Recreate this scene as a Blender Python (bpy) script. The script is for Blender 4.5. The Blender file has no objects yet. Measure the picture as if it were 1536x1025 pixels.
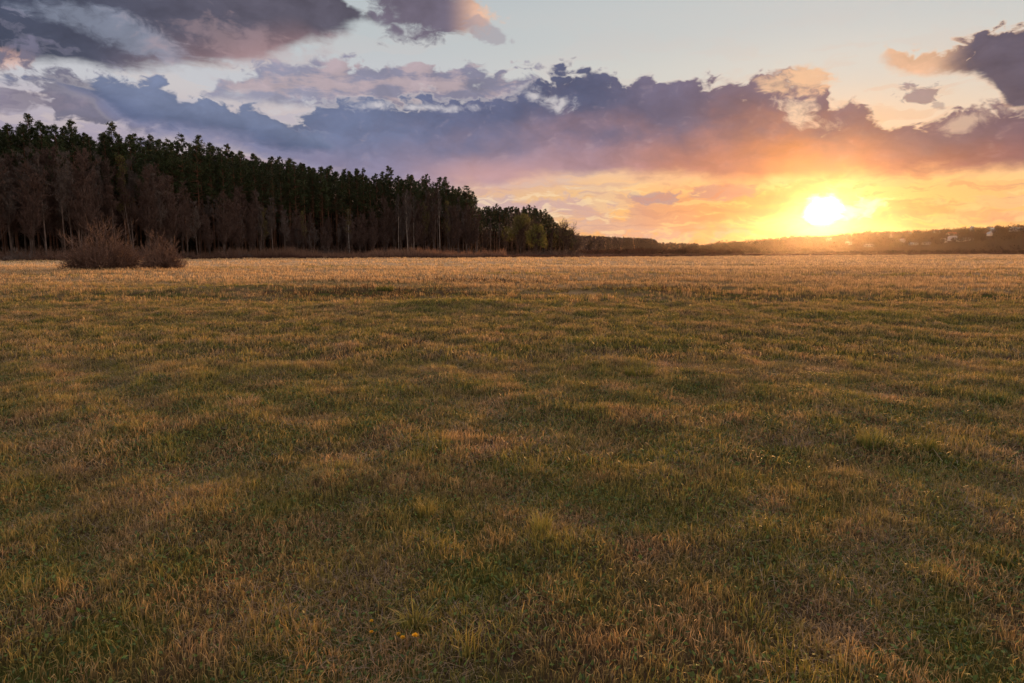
import bpy, math, random
import numpy as np
from mathutils import Vector, Matrix

scene = bpy.context.scene
R = math.radians
HCAM = 1.65
PITCH = 7.54          # degrees the camera looks down
FOC = 1024.0          # focal length in photo pixels (24 mm on a 36 mm wide frame)

# ------------------------------------------------------------------ camera
cam_data = bpy.data.cameras.new("camera")
cam_data.lens = 24.0
cam_data.sensor_width = 36.0
cam_data.clip_start = 0.05
cam_data.clip_end = 9000.0
cam = bpy.data.objects.new("camera", cam_data)
scene.collection.objects.link(cam)
cam.location = (0.0, 0.0, HCAM)
cam.rotation_euler = (R(90.0 - PITCH), 0.0, 0.0)
scene.camera = cam

# ------------------------------------------------------------------ exposure
scene.view_settings.view_transform = 'Standard'
scene.view_settings.look = 'None'
scene.view_settings.exposure = 0.0
scene.view_settings.gamma = 1.0
scene.view_settings.use_curve_mapping = False
scene.cycles.max_bounces = 6
scene.cycles.diffuse_bounces = 2
scene.cycles.glossy_bounces = 2
scene.cycles.transmission_bounces = 2
scene.cycles.volume_bounces = 1
scene.cycles.transparent_max_bounces = 8
scene.cycles.use_denoising = True
scene.cycles.denoiser = 'OPENIMAGEDENOISE'
scene.cycles.denoising_input_passes = 'RGB_ALBEDO_NORMAL'
scene.cycles.denoising_prefilter = 'ACCURATE'
scene.cycles.sample_clamp_indirect = 4.0

SUN_AZ, SUN_EL = 24.25, 3.05


def ae(px, py):
    """bearing and elevation (degrees) of a direction seen in the photograph"""
    t = R(PITCH)
    cx, cy = (px - 768.0) / FOC, (512.5 - py) / FOC
    d = (cx, math.cos(t) + cy * math.sin(t), -math.sin(t) + cy * math.cos(t))
    return math.degrees(math.atan2(d[0], d[1])), math.degrees(math.atan2(d[2], math.hypot(d[0], d[1])))


# ------------------------------------------------------------------ world sky
def srgb(r, g, b):
    f = lambda c: c / 12.92 if c <= 0.04045 else ((c + 0.055) / 1.055) ** 2.4
    return (f(r / 255.0), f(g / 255.0), f(b / 255.0), 1.0)


class NT:
    def __init__(s, nt):
        s.nt, s.n, s.l = nt, nt.nodes, nt.links

    def put(s, inp, v):
        if isinstance(v, S):
            s.l.new(v.k, inp)
        elif isinstance(v, bpy.types.NodeSocket):
            s.l.new(v, inp)
        else:
            inp.default_value = v

    def m(s, op, a, b=None, c=None, clamp=False):
        nd = s.n.new('ShaderNodeMath')
        nd.operation = op
        nd.use_clamp = clamp
        s.put(nd.inputs[0], a)
        if b is not None:
            s.put(nd.inputs[1], b)
        if c is not None:
            s.put(nd.inputs[2], c)
        return S(s, nd.outputs[0])

    def step(s, x, a, b, lo=0.0, hi=1.0):
        nd = s.n.new('ShaderNodeMapRange')
        nd.interpolation_type = 'SMOOTHSTEP'
        s.put(nd.inputs[0], x)
        for i, v in zip((1, 2, 3, 4), (a, b, lo, hi)):
            s.put(nd.inputs[i], v)
        return S(s, nd.outputs[0])

    def lin(s, x, a, b, lo=0.0, hi=1.0):
        nd = s.n.new('ShaderNodeMapRange')
        s.put(nd.inputs[0], x)
        for i, v in zip((1, 2, 3, 4), (a, b, lo, hi)):
            s.put(nd.inputs[i], v)
        return S(s, nd.outputs[0])

    def vec(s, x, y, z=0.0):
        nd = s.n.new('ShaderNodeCombineXYZ')
        for i, v in enumerate((x, y, z)):
            s.put(nd.inputs[i], v)
        return nd.outputs[0]

    def noise(s, v, scale=1.0, detail=5.0, rough=0.55, dist=0.0, lac=2.0, dims='2D'):
        nd = s.n.new('ShaderNodeTexNoise')
        nd.noise_dimensions = dims
        s.put(nd.inputs['Vector'], v)
        nd.inputs['Scale'].default_value = scale
        nd.inputs['Detail'].default_value = detail
        nd.inputs['Roughness'].default_value = rough
        nd.inputs['Lacunarity'].default_value = lac
        nd.inputs['Distortion'].default_value = dist
        return S(s, nd.outputs[0])

    def puff(s, v, scale=1.0, detail=3.0, rough=0.5):
        """billowing heaps: 1 in the middle of each heap, 0 in the creases"""
        nd = s.n.new('ShaderNodeTexVoronoi')
        nd.voronoi_dimensions = '2D'
        nd.feature = 'SMOOTH_F1'
        nd.normalize = True
        s.put(nd.inputs['Vector'], v)
        nd.inputs['Scale'].default_value = scale
        nd.inputs['Detail'].default_value = detail
        nd.inputs['Roughness'].default_value = rough
        nd.inputs['Smoothness'].default_value = 0.35
        return 1.0 - S(s, nd.outputs['Distance'])

    def mix(s, f, a, b, mode='MIX'):
        nd = s.n.new('ShaderNodeMix')
        nd.data_type = 'RGBA'
        nd.blend_type = mode
        nd.clamp_factor = True
        s.put(nd.inputs[0], f)
        s.put(nd.inputs[6], a)
        s.put(nd.inputs[7], b)
        return nd.outputs[2]

    def ramp(s, x, stops, mode='EASE'):
        nd = s.n.new('ShaderNodeValToRGB')
        cr = nd.color_ramp
        cr.interpolation = mode
        stops = sorted(stops, key=lambda p: p[0])
        while len(cr.elements) < len(stops):
            cr.elements.new(0.5)
        for e, (p, c) in zip(cr.elements, stops):
            e.position = p
        for e, (p, c) in zip(cr.elements, stops):
            e.color = c
        s.put(nd.inputs[0], x)
        return nd.outputs[0]

    def curve(s, x, pts, x0, x1, y0, y1):
        """y(x) through the points, by a Float Curve node"""
        nd = s.n.new('ShaderNodeFloatCurve')
        cu = nd.mapping.curves[0]
        q = sorted(((p - x0) / (x1 - x0), (v - y0) / (y1 - y0)) for p, v in pts)
        q = [p for p in q if 0.0 <= p[0] <= 1.0]
        if q[0][0] > 0:
            q = [(0.0, q[0][1])] + q
        if q[-1][0] < 1:
            q = q + [(1.0, q[-1][1])]
        while len(cu.points) < len(q):
            cu.points.new(0.5, 0.5)
        for p, (a, b) in zip(cu.points, q):
            p.location = (a, b)
            p.handle_type = 'AUTO_CLAMPED'
        nd.mapping.update()
        nd.inputs[0].default_value = 1.0
        s.put(nd.inputs[1], s.lin(x, x0, x1))
        return s.lin(S(s, nd.outputs[0]), 0.0, 1.0, y0, y1)


class S:
    def __init__(s, t, k):
        s.t, s.k = t, k

    def __add__(s, o): return s.t.m('ADD', s, o)
    __radd__ = __add__
    def __sub__(s, o): return s.t.m('SUBTRACT', s, o)
    def __rsub__(s, o): return s.t.m('SUBTRACT', o, s)
    def __mul__(s, o): return s.t.m('MULTIPLY', s, o)
    __rmul__ = __mul__
    def __truediv__(s, o): return s.t.m('DIVIDE', s, o)
    def min(s, o): return s.t.m('MINIMUM', s, o)
    def max(s, o): return s.t.m('MAXIMUM', s, o)
    def sq(s): return s.t.m('MULTIPLY', s, s)


world = bpy.data.worlds.new("World")
scene.world = world
world.use_nodes = True
def build_sky():
    nt = world.node_tree
    nt.nodes.clear()
    t = NT(nt)
    out = nt.nodes.new('ShaderNodeOutputWorld')
    bg = nt.nodes.new('ShaderNodeBackground')
    tc = nt.nodes.new('ShaderNodeTexCoord')
    sep = nt.nodes.new('ShaderNodeSeparateXYZ')
    nt.links.new(tc.outputs['Generated'], sep.inputs[0])
    X, Y, Z = (S(t, o) for o in sep.outputs)
    az = t.m('ARCTAN2', X, Y) * 57.29578
    el = t.m('ARCSINE', Z.max(-0.999).min(0.999)) * 57.29578

    # true sky behind the clouds: Nishita for the sun's real place plus the thin evening veil
    nish = nt.nodes.new('ShaderNodeTexSky')
    nish.sky_type = 'NISHITA'
    nish.sun_disc = False
    nish.sun_elevation = R(SUN_EL)
    nish.sun_rotation = R(SUN_AZ)
    nish.altitude = 150
    nish.dust_density = 1.5
    nscl = t.mix(1.0, nish.outputs[0], (0.10, 0.10, 0.10, 1.0), 'MULTIPLY')

    def stops(cols, lo, hi):
        return [((p - lo) / (hi - lo), srgb(*c)) for p, c in cols]

    dx = az - SUN_AZ
    dy = el - SUN_EL
    e01 = t.lin(el, -2.0, 40.0)
    # clear sky by elevation: near the sun's bearing / well left of it
    near = t.ramp(e01, stops([(-2, (238, 160, 105)), (0.6, (228, 160, 108)), (2, (230, 180, 124)), (4, (234, 188, 134)), (6.5, (238, 196, 160)), (9.5, (224, 213, 200)), (13, (211, 212, 208)), (17, (201, 206, 207)), (24, (180, 190, 198)), (40, (140, 155, 172))], -2, 40))
    left = t.ramp(e01, stops([(-2, (190, 150, 150)), (0.5, (226, 176, 155)), (2.5, (238, 200, 172)), (4.2, (228, 188, 168)), (6.0, (190, 158, 168)), (8.0, (176, 164, 184)), (10.0, (198, 188, 198)), (12, (206, 206, 212)), (17, (196, 203, 206)), (24, (165, 178, 190)), (40, (120, 138, 160))], -2, 40))
    clear = t.mix(t.step(az, -12.0, 10.0), left, near)
    clear = t.mix(0.12, clear, nscl)

    # warp shared by all clouds so that their edges billow instead of following the outlines
    wx = t.noise(t.vec(az * 0.22, el * 0.40), 1.0, 3, 0.6)
    wy = t.noise(t.vec(az * 0.22 + 31.0, el * 0.40 + 17.0), 1.0, 3, 0.6)
    A = az + (wx - 0.5) * 3.2
    E = el + (wy - 0.5) * 1.8
    big = (t.noise(t.vec(az * 0.20 + 5.0, el * 0.36), 1.0, 6, 0.58) - 0.5) * 3.0
    fine = (t.noise(t.vec(A * 0.75, E * 1.3 + 40.0), 1.0, 4, 0.6) - 0.5) * 3.0     # frayed detail
    streak = (t.noise(t.vec(A * 0.10 + 9.0, E * 0.60), 1.0, 5, 0.58) - 0.5) * 3.0  # flat sheets
    heap = t.puff(t.vec(A * 0.33, E * 0.55), 1.0, 3.0, 0.55)
    # the same heaps seen a little nearer the sun: the difference is relief lit from the sun's side
    heap2 = t.puff(t.vec((A + 0.5) * 0.33, (E - 0.15) * 0.55), 1.0, 3.0, 0.55)
    hp = (heap - 0.62) * 2.2
    relief = (heap2 - heap)

    def prof(pts):
        c = [ae(x, y) for x, y in pts]
        return t.curve(az, c, -45.0, 45.0, -4.0, 36.0)

    def sheet(top, bot, soft_t, soft_b, amp=3.0, famp=1.6, samp=0.0, xr=None):
        """distance (degrees) inside a cloud between a drawn top and bottom line, roughened"""
        tp, bt = prof(top), prof(bot)
        rough = big * (amp * 0.45) + hp * (amp * 0.8) + fine * (famp * 0.3) + streak * (samp * 0.33)
        dt = (tp - el) + rough
        db = (el - bt) + big * (amp * 0.3) + streak * 0.5
        a = t.step(dt, 0.0, soft_t) * t.step(db, 0.0, soft_b)
        if xr:
            q = az + big * 1.5 + fine * 0.6
            if xr[0] is not None:
                a = a * t.step(q, ae(xr[0], 200)[0] - 1.2, ae(xr[0], 200)[0] + 1.2)
            if xr[1] is not None:
                a = a * t.step(q, ae(xr[1], 200)[0] + 1.2, ae(xr[1], 200)[0] - 1.2)
        depth = dt.min(db)
        rel = t.m('DIVIDE', el - bt, (tp - bt).max(0.6), clamp=True)
        return a, depth, rel

    def blob(px, py, rx, ry, rot=0.0, soft=0.7, amp=0.9, famp=0.5):
        """a ragged elliptic cloud; radii in degrees; returns cover and normalised depth"""
        a0, e0 = ae(px, py)
        c, s_ = math.cos(R(rot)), math.sin(R(rot))
        u = ((az - a0) * c + (el - e0) * s_) / rx
        v = ((az - a0) * (-s_) + (el - e0) * c) / ry
        d = 1.0 - t.m('SQRT', u.sq() + v.sq()) + big * (amp * 0.8) + hp * (amp * 0.7) + fine * (famp * 0.9) + streak * 0.3
        return t.step(d, 0.0, soft), d

    sunprox = t.m('SQRT', (dx * 0.8).sq() + (dy * 1.3).sq())
    warm = t.step(sunprox, 21.0, 2.0)

    sky = clear

    def lay(sky, alpha, col, shade=0.9, rim=None, rimw=0.0, depth=None):
        # relief: sun side lighter, far side darker
        f = t.m('ADD', relief * (shade * 0.6) + (heap - 0.62) * (0.75 * shade) + big * 0.16 + fine * 0.06, 0.96).max(0.75).min(1.4)
        cc = t.mix(1.0, col, t.vec(f, f, f), 'MULTIPLY')
        if rim is not None:
            cc = t.mix(t.step(depth, rimw, 0.0), cc, rim)
        return t.mix(alpha, sky, cc)

    # ---- faint veil of high streaks over the right and centre
    va = t.step(streak, -0.02, 0.22) * t.step(el, 20, 8) * 0.45
    sky = t.mix(va, sky, t.mix(warm, srgb(212, 196, 190), srgb(246, 196, 140)))

    # ---- low thin clouds over the horizon, mauve against the yellow strip
    lowrgh = big * 2.6 + fine * 1.4 + streak * 2.0
    la, ld, lr = sheet([(560, 330), (720, 300), (800, 296), (880, 305), (930, 318), (960, 296), (1000, 294), (1040, 283), (1090, 278), (1120, 285), (1180, 290), (1230, 282), (1290, 290), (1310, 296), (1330, 326), (1420, 328), (1536, 330)],
                       [(560, 345), (720, 338), (860, 338), (960, 348), (1100, 345), (1180, 338), (1230, 330), (1280, 335), (1330, 342), (1420, 340), (1536, 338)], 0.7, 0.9, 1.2, 1.8, 1.6, xr=(700, None))
    lcol = t.mix(warm, srgb(206, 174, 170), srgb(240, 168, 104))
    lw_, lw2 = blob(930, 338, 11.0, 1.5, 2, 0.9, 0.9, 1.2)
    sky = t.mix(lw_ * 0.6, sky, srgb(214, 176, 168))
    lw_, lw2 = blob(1330, 338, 7.0, 0.7, 0, 0.8, 0.9, 1.0)
    sky = t.mix(lw_ * 0.7, sky, srgb(238, 170, 116))
    lw_, lw2 = blob(800, 312, 5.5, 1.1, -4, 0.9, 0.9, 1.0)
    sky = t.mix(lw_ * 0.6, sky, srgb(206, 180, 184))
    lw_, lw2 = blob(1200, 292, 3.8, 1.3, 10, 0.5, 0.7, 0.7)
    sky = t.mix(lw_ * 0.85, sky, srgb(236, 166, 100))
    sky = t.mix(la * 0.85, sky, lcol)
    la2, ld2 = blob(1385, 312, 3.2, 0.6, 0, 0.5, 0.8, 0.9)
    sky = t.mix(la2 * 0.75, sky, srgb(238, 165, 110))
    la3, ld3 = blob(1080, 290, 2.9, 0.6, 0, 0.5, 0.7, 0.7)
    sky = t.mix(la3 * 0.8, sky, srgb(205, 160, 150))
    la4, ld4 = blob(985, 298, 2.2, 0.45, -3, 0.5, 0.8, 0.8)
    sky = t.mix(la4 * 0.85, sky, srgb(188, 158, 160))

    # bright slivers and thin bars breaking up the low sheets
    lowm = t.step(el, 0.0, 0.8) * t.step(el, 6.3, 4.6) * t.step(az, -8.0, -2.0)
    bar = (t.noise(t.vec(A * 0.22 + 50.0, E * 1.7), 1.0, 5, 0.6) - 0.5) * 3.0
    sky = t.mix(t.step(bar + fine * 0.35, 0.10, 0.42) * lowm * 0.55, sky, t.mix(warm, srgb(250, 222, 184), srgb(255, 222, 140)))
    sky = t.mix(t.step(bar + fine * 0.35, -0.14, -0.45) * lowm * 0.45, sky, t.mix(warm, srgb(196, 164, 168), srgb(222, 146, 96)))

    # ---- top left deck
    da, dd, dr = sheet([(-400, -400), (0, -300), (400, -260), (480, -60), (540, 0), (580, 34), (640, 60), (800, 60)],
                       [(-400, 130), (0, 104), (90, 112), (170, 118), (250, 108), (320, 112), (380, 98), (450, 78), (520, 56), (560, 46), (640, 62), (800, 62)], 0.9, 1.1, 2.2, 1.1, xr=(None, 640))
    hd = t.step(az, -38.0, -16.0)
    dcol = t.mix(hd, srgb(72, 78, 97), srgb(94, 90, 104))
    low = t.step(dr, 0.22, 0.0) * t.step(az, -31.0, -22.0)
    dcol = t.mix(low * 0.8, dcol, srgb(158, 128, 132))
    # light hole in the deck
    ha, hdp = blob(185, 52, 6.8, 1.3, -16, 0.9, 0.8, 0.5)
    dcol = t.mix(ha * 0.5, dcol, srgb(150, 158, 176))
    sky = lay(sky, da, dcol, 1.1)
    pk, pkd = blob(12, 90, 2.2, 0.8, 0, 0.6)
    sky = t.mix(pk * 0.6, sky, srgb(226, 178, 160))
    # pink fringe under the deck
    fa, fd = blob(400, 88, 6.5, 2.0, -6, 1.0, 1.1, 0.8)
    sky = t.mix(fa * 0.3, sky, srgb(190, 160, 160))

    # ---- top centre cloud with a peach right end
    ca, cd = blob(628, 8, 5.6, 2.5, -4, 0.55, 0.55, 0.35)
    ccol = t.mix(t.step(az, -5.5, -1.5), srgb(112, 104, 120), srgb(232, 186, 156))
    sky = lay(sky, ca, ccol, 1.0, srgb(206, 186, 178), 0.22, cd)
    c2, cd2 = blob(735, 52, 1.7, 0.7, -20, 0.5)
    sky = t.mix(c2 * 0.6, sky, srgb(160, 150, 160))

    # ---- purple lumps at the left and the broken middle sheet
    l1, l1d = blob(110, 138, 4.6, 2.2, -22, 0.5, 1.1, 0.6)
    sky = lay(sky, l1 * 0.92, srgb(112, 110, 130), 1.0, srgb(165, 158, 172), 0.3, l1d)
    l2, l2d = blob(40, 150, 2.9, 0.9, 6, 0.6)
    sky = lay(sky, l2 * 0.8, srgb(132, 124, 140), 0.9)
    ma, md, mr = sheet([(290, 150), (350, 112), (440, 100), (520, 94), (600, 98), (680, 102), (745, 108), (770, 114), (800, 112), (850, 160)],
                       [(290, 152), (350, 156), (440, 166), (520, 176), (600, 178), (680, 170), (745, 176), (800, 180), (850, 180)], 0.6, 0.9, 2.2, 1.4, 1.2, xr=(300, 840))
    mcol = t.mix(t.step(az, -22, -4), srgb(142, 142, 164), srgb(124, 122, 146))
    mcol = t.mix(t.step(big - streak, -0.1, 0.5) * 0.6, mcol, srgb(198, 172, 170))
    sky = lay(sky, ma * 0.9, mcol, 1.0)

    # ---- the main bank right across the view
    ba, bd, br = sheet([(120, 120), (170, 122), (262, 140), (340, 158), (400, 168), (450, 168), (500, 158), (560, 154), (640, 148), (700, 150), (770, 150), (795, 122), (850, 104), (882, 102), (915, 118), (960, 124), (1000, 134), (1040, 122), (1090, 118), (1115, 122), (1140, 112), (1190, 118), (1235, 132), (1262, 152), (1300, 156), (1340, 172), (1400, 178), (1450, 168), (1500, 162), (1560, 160), (1800, 150)],
                       [(120, 150), (170, 188), (240, 214), (300, 228), (380, 248), (440, 262), (520, 280), (620, 290), (700, 293), (760, 284), (820, 276), (900, 278), (1000, 282), (1100, 284), (1200, 286), (1300, 276), (1400, 276), (1450, 276), (1536, 268), (1800, 260)], 0.7, 1.5, 2.3, 1.2, 0.3)
    hi = t.ramp(t.lin(az, -22, 38), stops([(-22, (104, 114, 142)), (-12, (108, 117, 146)), (-3, (102, 107, 136)), (6, (90, 94, 120)), (12, (110, 103, 124)), (20, (126, 108, 122)), (28, (136, 114, 124)), (38, (118, 98, 110))], -22, 38))
    lo = t.ramp(t.lin(az, -22, 38), stops([(-22, (134, 134, 164)), (-12, (146, 138, 164)), (-3, (164, 144, 160)), (6, (176, 142, 150)), (14, (205, 146, 130)), (23, (232, 156, 102)), (30, (190, 134, 118)), (38, (160, 114, 114))], -22, 38))
    bcol = t.mix(t.step(br + big * 0.25, 0.0, 0.85), lo, hi)
    # pale holes near its upper edge
    bcol2 = t.mix(t.step(relief, 0.05, 0.35) * 0.3, bcol, srgb(206, 178, 176))
    rimc = t.mix(warm, srgb(226, 216, 210), srgb(248, 206, 160))
    sky = lay(sky, ba, bcol2, 0.8, rimc, 0.75, bd)
    for (hx, hy, rx, ry, rot, k, c) in ((1205, 172, 2.6, 0.75, -22, 0.9, (240, 216, 190)), (1175, 128, 1.8, 0.7, -10, 0.8, (236, 196, 160)),
                                        (1215, 120, 1.6, 0.5, -15, 0.9, (240, 196, 158)), (822, 150, 1.9, 0.7, -25, 0.8, (214, 208, 208)),
                                        (428, 166, 1.9, 0.9, 10, 0.9, (206, 206, 210)), (640, 162, 4.5, 0.35, 0, 0.8, (214, 208, 210)),
                                        (1450, 182, 2.2, 0.5, 5, 0.6, (230, 205, 182))):
        h_, hd_ = blob(hx, hy, rx, ry, rot, 1.5, 1.7, 1.0)
        sky = t.mix(h_ * k, sky, srgb(*c))

    # ---- long blue cloud on the left
    ga, gd, gr = sheet([(90, 105), (150, 118), (175, 118), (215, 132), (262, 138), (300, 150), (350, 158), (400, 166), (440, 186), (480, 200), (520, 220)],
                       [(90, 112), (150, 150), (190, 178), (240, 196), (300, 204), (350, 214), (400, 224), (440, 232), (480, 236), (520, 232)], 0.5, 0.9, 1.8, 1.2, 0.4, xr=(110, 500))
    gcol = t.mix(t.step(gr, 0.0, 0.8), srgb(88, 98, 128), srgb(116, 126, 154))
    gcol = t.mix(t.step(az, -31, -36), gcol, srgb(104, 104, 124))
    sky = lay(sky, ga, gcol, 1.0, srgb(186, 186, 200), 0.3, gd)

    # ---- dark cloud at the right top
    ra, rd, rr = sheet([(1300, 90), (1330, 82), (1360, 76), (1400, 74), (1430, 66), (1470, 58), (1500, 46), (1540, 40), (1700, 20)],
                       [(1300, 98), (1330, 112), (1360, 118), (1400, 122), (1450, 124), (1480, 130), (1500, 148), (1520, 166), (1545, 166), (1700, 120)], 0.5, 0.7, 2.0, 1.9, 0.8, xr=(1322, None))
    rcol = t.mix(t.step(az + big, 33.0, 30.0), srgb(98, 90, 104), srgb(224, 180, 148))
    sky = lay(sky, ra, rcol, 1.1, srgb(244, 198, 158), 0.6, rd)
    r2, rd2 = blob(1388, 141, 1.3, 0.6, 0, 0.8, 1.4, 1.3)
    sky = lay(sky, r2 * 0.85, srgb(150, 130, 134), 1.0, srgb(236, 200, 170), 0.3, rd2)
    r3, rd3 = blob(1410, 158, 0.6, 0.35, 0, 0.5)
    sky = t.mix(r3 * 0.6, sky, srgb(168, 150, 150))

    # ---- pink glow where rain thins the bank's underside, left of the sun
    p1 = t.step(t.m('SQRT', ((az - (-1.5)) / 9.0).sq() + ((el - 6.2) / 2.1).sq()), 1.0, 0.0)
    sky = t.mix(p1 * 0.55, sky, srgb(222, 168, 158))

    # ---- light round the sun
    dsun = t.m('SQRT', dx.sq() + dy.sq())
    dwide = t.m('SQRT', (dx * 0.55).sq() + (dy * 1.0).sq())
    sky = t.mix(t.step(dwide, 12.0, 1.0) * 0.7, sky, t.mix(1.0, sky, (0.98, 0.70, 0.46, 1), 'MULTIPLY'))
    k1 = t.m('POWER', 2.71828, dwide * (-0.30)) * 0.09
    def add(sky, k, c):
        return t.mix(1.0, sky, t.mix(k, (0, 0, 0, 1), (*c, 1.0)), 'ADD')
    sky = add(sky, k1, (0.62, 0.26, 0.02))
    cloudcut = t.lin(fine + big * 0.6, -0.25, 0.3, 0.75, 1.25)
    core = t.step(t.m('SQRT', (dx * 0.8 - dy * 0.1).sq() + (dy * 1.05).sq()) + fine * 0.45, 2.7, 0.4)
    sky = add(sky, core * 0.45, (1.5, 0.85, 0.25))
    disc = t.step(t.m('SQRT', (dx * 0.86).sq() + (dy * 1.05).sq()) + fine * 0.3 + big * 0.25, 1.35, 0.2)
    sky = add(sky, disc, (3.5, 3.2, 2.6))
    ax, ex = ae(1278, 316)
    ray = t.step(t.m('SQRT', ((az - ax) * 0.45).sq() + ((el - ex) * 1.5 - (az - ax) * 0.25).sq()) + fine * 0.9, 1.2, 0.25)
    sky = add(sky, ray, (0.9, 0.72, 0.35))

    # ---- the rest of the dome, out of view: broken cloud, brightened to light the ground, dimmer towards the east
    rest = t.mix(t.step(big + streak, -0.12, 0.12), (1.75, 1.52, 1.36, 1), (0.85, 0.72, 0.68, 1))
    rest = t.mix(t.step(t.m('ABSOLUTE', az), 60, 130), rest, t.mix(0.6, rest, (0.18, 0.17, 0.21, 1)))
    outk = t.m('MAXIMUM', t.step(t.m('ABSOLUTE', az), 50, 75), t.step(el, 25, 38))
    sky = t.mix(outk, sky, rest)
    sky = t.mix(t.step(el, -1.0, -4.0), sky, srgb(60, 46, 34))

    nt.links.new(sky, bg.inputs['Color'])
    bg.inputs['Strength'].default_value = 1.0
    nt.links.new(bg.outputs[0], out.inputs[0])
    world.cycles.sampling_method = 'MANUAL'
    world.cycles.sample_map_resolution = 512


build_sky()

# ------------------------------------------------------------------ sun, low and behind thin cloud
sun_data = bpy.data.lights.new("sun", 'SUN')
sun_data.energy = 5.0
sun_data.angle = R(1.0)
sun_data.color = (1.0, 0.46, 0.15)
sun = bpy.data.objects.new("sun", sun_data)
scene.collection.objects.link(sun)
_d = Vector((math.sin(R(SUN_AZ)) * math.cos(R(SUN_EL)), math.cos(R(SUN_AZ)) * math.cos(R(SUN_EL)), math.sin(R(SUN_EL))))
sun.rotation_euler = _d.to_track_quat('Z', 'Y').to_euler()

# ================================================================== helpers
rng = np.random.default_rng(11)
COL = scene.collection


def field(seed, wl, n=22):
    """smooth irregular field, about -1..1, from plane waves near one wavelength (metres)"""
    g = np.random.default_rng(seed)
    k = 2 * np.pi / (wl * g.uniform(0.55, 2.0, n))
    a = g.uniform(0, 2 * np.pi, n)
    ph = g.uniform(0, 2 * np.pi, n)
    def f(x, y):
        s = np.zeros(np.shape(x))
        for kk, aa, pp in zip(k, a, ph):
            s = s + np.sin(kk * (np.cos(aa) * x + np.sin(aa) * y) + pp)
        return s / math.sqrt(n)
    return f


F1, F2, F3, F4, F5 = field(1, 0.55), field(2, 1.6), field(3, 5.0), field(4, 14.0), field(5, 40.0)
FA, FB, FC = field(6, 0.9), field(7, 2.6), field(8, 3.4)


def sm(a, b, x):
    t = np.clip((x - a) / (b - a), 0, 1)
    return t * t * (3 - 2 * t)


RIDGE = [(-400, 0), (1000, 0), (1040, 2), (1080, 9), (1150, 15), (1200, 19), (1300, 23.5), (1400, 27), (1500, 30.5), (1536, 32), (1700, 36), (2200, 42)]
RX = np.array([p[0] for p in RIDGE], float)
RZ = np.array([p[1] for p in RIDGE], float)
MOUNDS = [(-12.6, 28.3, 2.6, 1.4, 0.20), (-10.4, 29.0, 1.6, 0.9, 0.16), (-1.7, 21.0, 2.1, 1.2, 0.15), (-5.3, 27.2, 0.5, 0.5, 0.14),
          (4.2, 27.5, 2.6, 1.5, 0.13), (8.5, 17.0, 1.5, 1.0, 0.08), (2.0, 12.0, 1.0, 0.6, 0.06), (13.5, 16.0, 1.4, 1.0, 0.08)]


def gz(x, y):
    """height of the ground"""
    x = np.asarray(x, float)
    y = np.asarray(y, float)
    r = np.hypot(x, y)
    z = 0.022 * F2(x, y) + 0.03 * F3(x, y) * sm(4, 25, r) + 0.05 * F4(x, y) * sm(10, 60, r)
    z = z + 0.012 * F1(x, y)
    for mx, my, a, b, h in MOUNDS:
        z = z + h * np.exp(-((x - mx) / a) ** 2 - ((y - my) / b) ** 2)
    px = 768 + 1024 * x / np.maximum(y, 1.0)
    rise = np.where(y > 1, np.interp(px, RX, RZ), 0.0)
    z = z + rise * sm(800, 1230, r) + rise * 0.05 * F5(x * 0.35, y * 0.35) * sm(850, 1100, r)
    return z


def ground_at(px, dist):
    """point on the ground on the bearing of a photo column, 'dist' metres ahead"""
    x = (px - 768.0) / FOC * dist * 0.9915
    return x, dist


def mesh_obj(name, V, T, mat, col=None, smooth=False):
    me = bpy.data.meshes.new(name)
    V = np.asarray(V, np.float32).reshape(-1, 3)
    T = np.asarray(T, np.int32).reshape(-1, 3)
    me.vertices.add(len(V))
    me.vertices.foreach_set("co", V.ravel())
    me.loops.add(T.size)
    me.loops.foreach_set("vertex_index", T.ravel())
    me.polygons.add(len(T))
    me.polygons.foreach_set("loop_start", np.arange(0, T.size, 3, dtype=np.int32))
    me.polygons.foreach_set("use_smooth", np.full(len(T), smooth))
    if col is not None:
        at = me.color_attributes.new("tint", 'FLOAT_COLOR', 'POINT')
        c = np.ones((len(V), 4), np.float32)
        c[:, :3] = col
        at.data.foreach_set("color", c.ravel())
    me.update(calc_edges=True)
    me.materials.append(mat)
    return me


def link(name, me, parent=None):
    o = bpy.data.objects.new(name, me)
    COL.objects.link(o)
    if parent is not None:
        o.parent = parent
    return o


def tag(o, label=None, cat=None, group=None, kind=None):
    if label: o['label'] = label
    if cat: o['category'] = cat
    if group: o['group'] = group
    if kind: o['kind'] = kind
    return o


def thing(name, label, cat, group, loc, rz=0.0, sc=(1, 1, 1), parts=()):
    """an Empty at the thing's base with one child per part; copies share the parts' meshes"""
    e = bpy.data.objects.new(name, None)
    COL.objects.link(e)
    e.location = loc
    e.rotation_euler = (0, 0, rz)
    e.scale = sc
    e.empty_display_size = 0.3
    tag(e, label, cat, group)
    for pn, me in parts:
        link(pn, me, e)
    return e


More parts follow.
